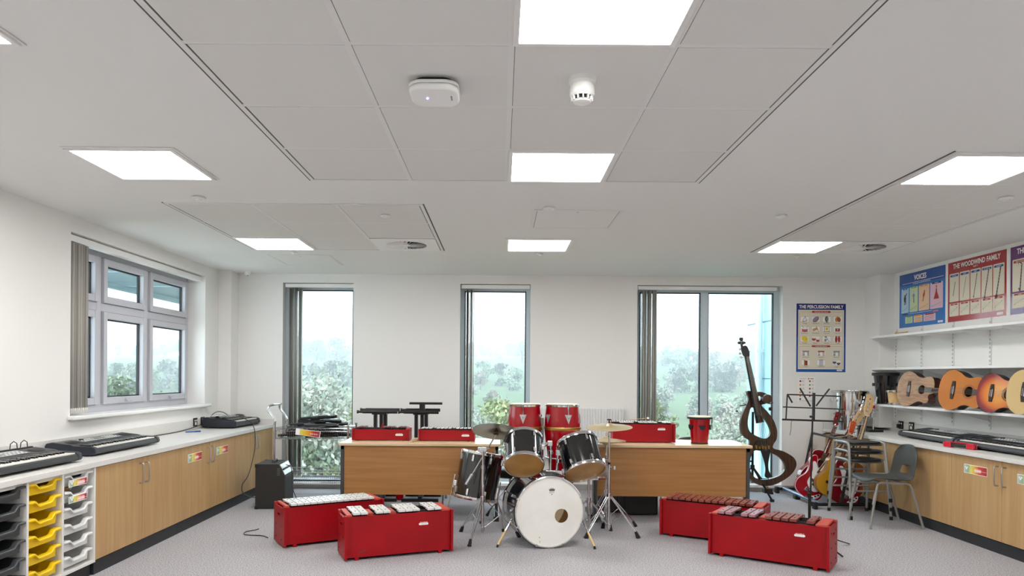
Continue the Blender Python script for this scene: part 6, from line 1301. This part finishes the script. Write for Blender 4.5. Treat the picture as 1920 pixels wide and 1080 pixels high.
# wing of the building seen through the right-hand window
CYN=mat('pale_cyan_cladding','#b4d6df',.12,coat=.5); 
t=thing('building_wing','pale blue-green glazed cladding of a building wing outside the wide back window','building',(3.62,8.75,-4))
G().box(3.62,4.6,8.76,10.35,-4.2,6.).build('wall',CYN,t,world=True)
g=G(); 
for z in (-2.,-.3,1.35,2.13,3.6): g.box(3.617,3.62,8.76,10.35,z,z+.014)
g.box(3.617,3.62,9.22,9.235,-4,6); g.build('panel_joint',mat('joint_grey','#5f7c88',.6),t,world=True)
G().cyl((3.56,9.72,-4),(3.56,9.72,6.),.045,14).box(3.52,3.62,9.68,9.76,1.72,1.76).build('downpipe',mat('pipe_white','#eef2f4',.35),t,world=True); G().box(3.55,3.62,9.05,9.12,-4,6).build('fin',mat('fin_blue','#8fb9c8',.3),t,world=True)
# canopy over the casement window
t=thing('outside_canopy','blue-grey soffit overhanging outside the casement window','canopy',(-5,8,2.7)); G().box(-6.1,-3.62,3.5,9.5,2.78,2.95).box(-6.1,-4.95,9.5,14.3,2.781,2.949).build('soffit',mat('soffit_blue','#8296ad',.3),t,world=True); g=G(); [g.box(-6.1,-3.62 if y<9 else -4.95,y,y+.02,2.772,2.781) for y in (5.,6.6,8.2,9.8,11.4)]; g.box(-6.18,-6.1,3.5,14.3,2.70,3.0); g.build('soffit_joint',mat('soffit_edge','#9fb2bb',.35),t,world=True)
G().box(-3.66,-3.60,8.9,9.1,-4,2.78).build('corner_post',MATS['soffit_blue'],t,world=True)
# thin autumn mist over the valley (a real scattering volume that stands outside)
vm=bpy.data.materials.new('mist'); vm.use_nodes=True; N=vm.node_tree.nodes; L=vm.node_tree.links; N.clear(); o_=N.new('ShaderNodeOutputMaterial'); v_=N.new('ShaderNodeVolumeScatter'); v_.inputs['Color'].default_value=(.93,.97,1,1); v_.inputs['Density'].default_value=.0021; v_.inputs['Anisotropy'].default_value=.0; L.new(v_.outputs[0],o_.inputs['Volume'])
o=G().box(-420,330,11.5,640,-25,60).build('valley_mist',vm,smooth=0); tag(o,'thin pale mist hanging over the valley beyond the windows','mist',kind='stuff')
# ================= OUTSIDE, LIGHT, CAMERA =================
w=bpy.data.worlds.new('sky'); sc.world=w; w.use_nodes=True
N=w.node_tree.nodes; L=w.node_tree.links; bg=N['Background']
tc=N.new('ShaderNodeTexCoord'); sx=N.new('ShaderNodeSeparateXYZ'); L.new(tc.outputs['Generated'],sx.inputs[0])
r=N.new('ShaderNodeValToRGB'); r.color_ramp.elements[0].position=.35; r.color_ramp.elements[0].color=lin('#dfe6ea'); r.color_ramp.elements[1].position=.9; r.color_ramp.elements[1].color=lin('#dbe9f7')
mp=N.new('ShaderNodeMapRange'); mp.inputs['From Min'].default_value=-1; L.new(sx.outputs['Z'],mp.inputs['Value']); L.new(mp.outputs[0],r.inputs[0]); L.new(r.outputs[0],bg.inputs['Color'])
bg.inputs['Strength'].default_value=5.5
cam=bpy.data.cameras.new('camera'); co=bpy.data.objects.new('camera',cam); COL.objects.link(co); sc.camera=co
cam.sensor_fit='HORIZONTAL'; cam.sensor_width=36; cam.lens=F/1920*36; cam.clip_end=3000
cam.shift_x=(960-CX)/1920; cam.shift_y=(CY-540)/1920
co.matrix_world=tr(0,0,CH)@rx(PI/2)@rz(ROLL)
vs=sc.view_settings; vs.view_transform='Standard'; vs.look='None'; vs.gamma=1; vs.exposure=.36; vs.use_curve_mapping=False
try:
    sc.cycles.max_bounces=10; sc.cycles.diffuse_bounces=5; sc.cycles.transparent_max_bounces=12; sc.cycles.use_denoising=True; sc.cycles.sample_clamp_indirect=6
except Exception: pass
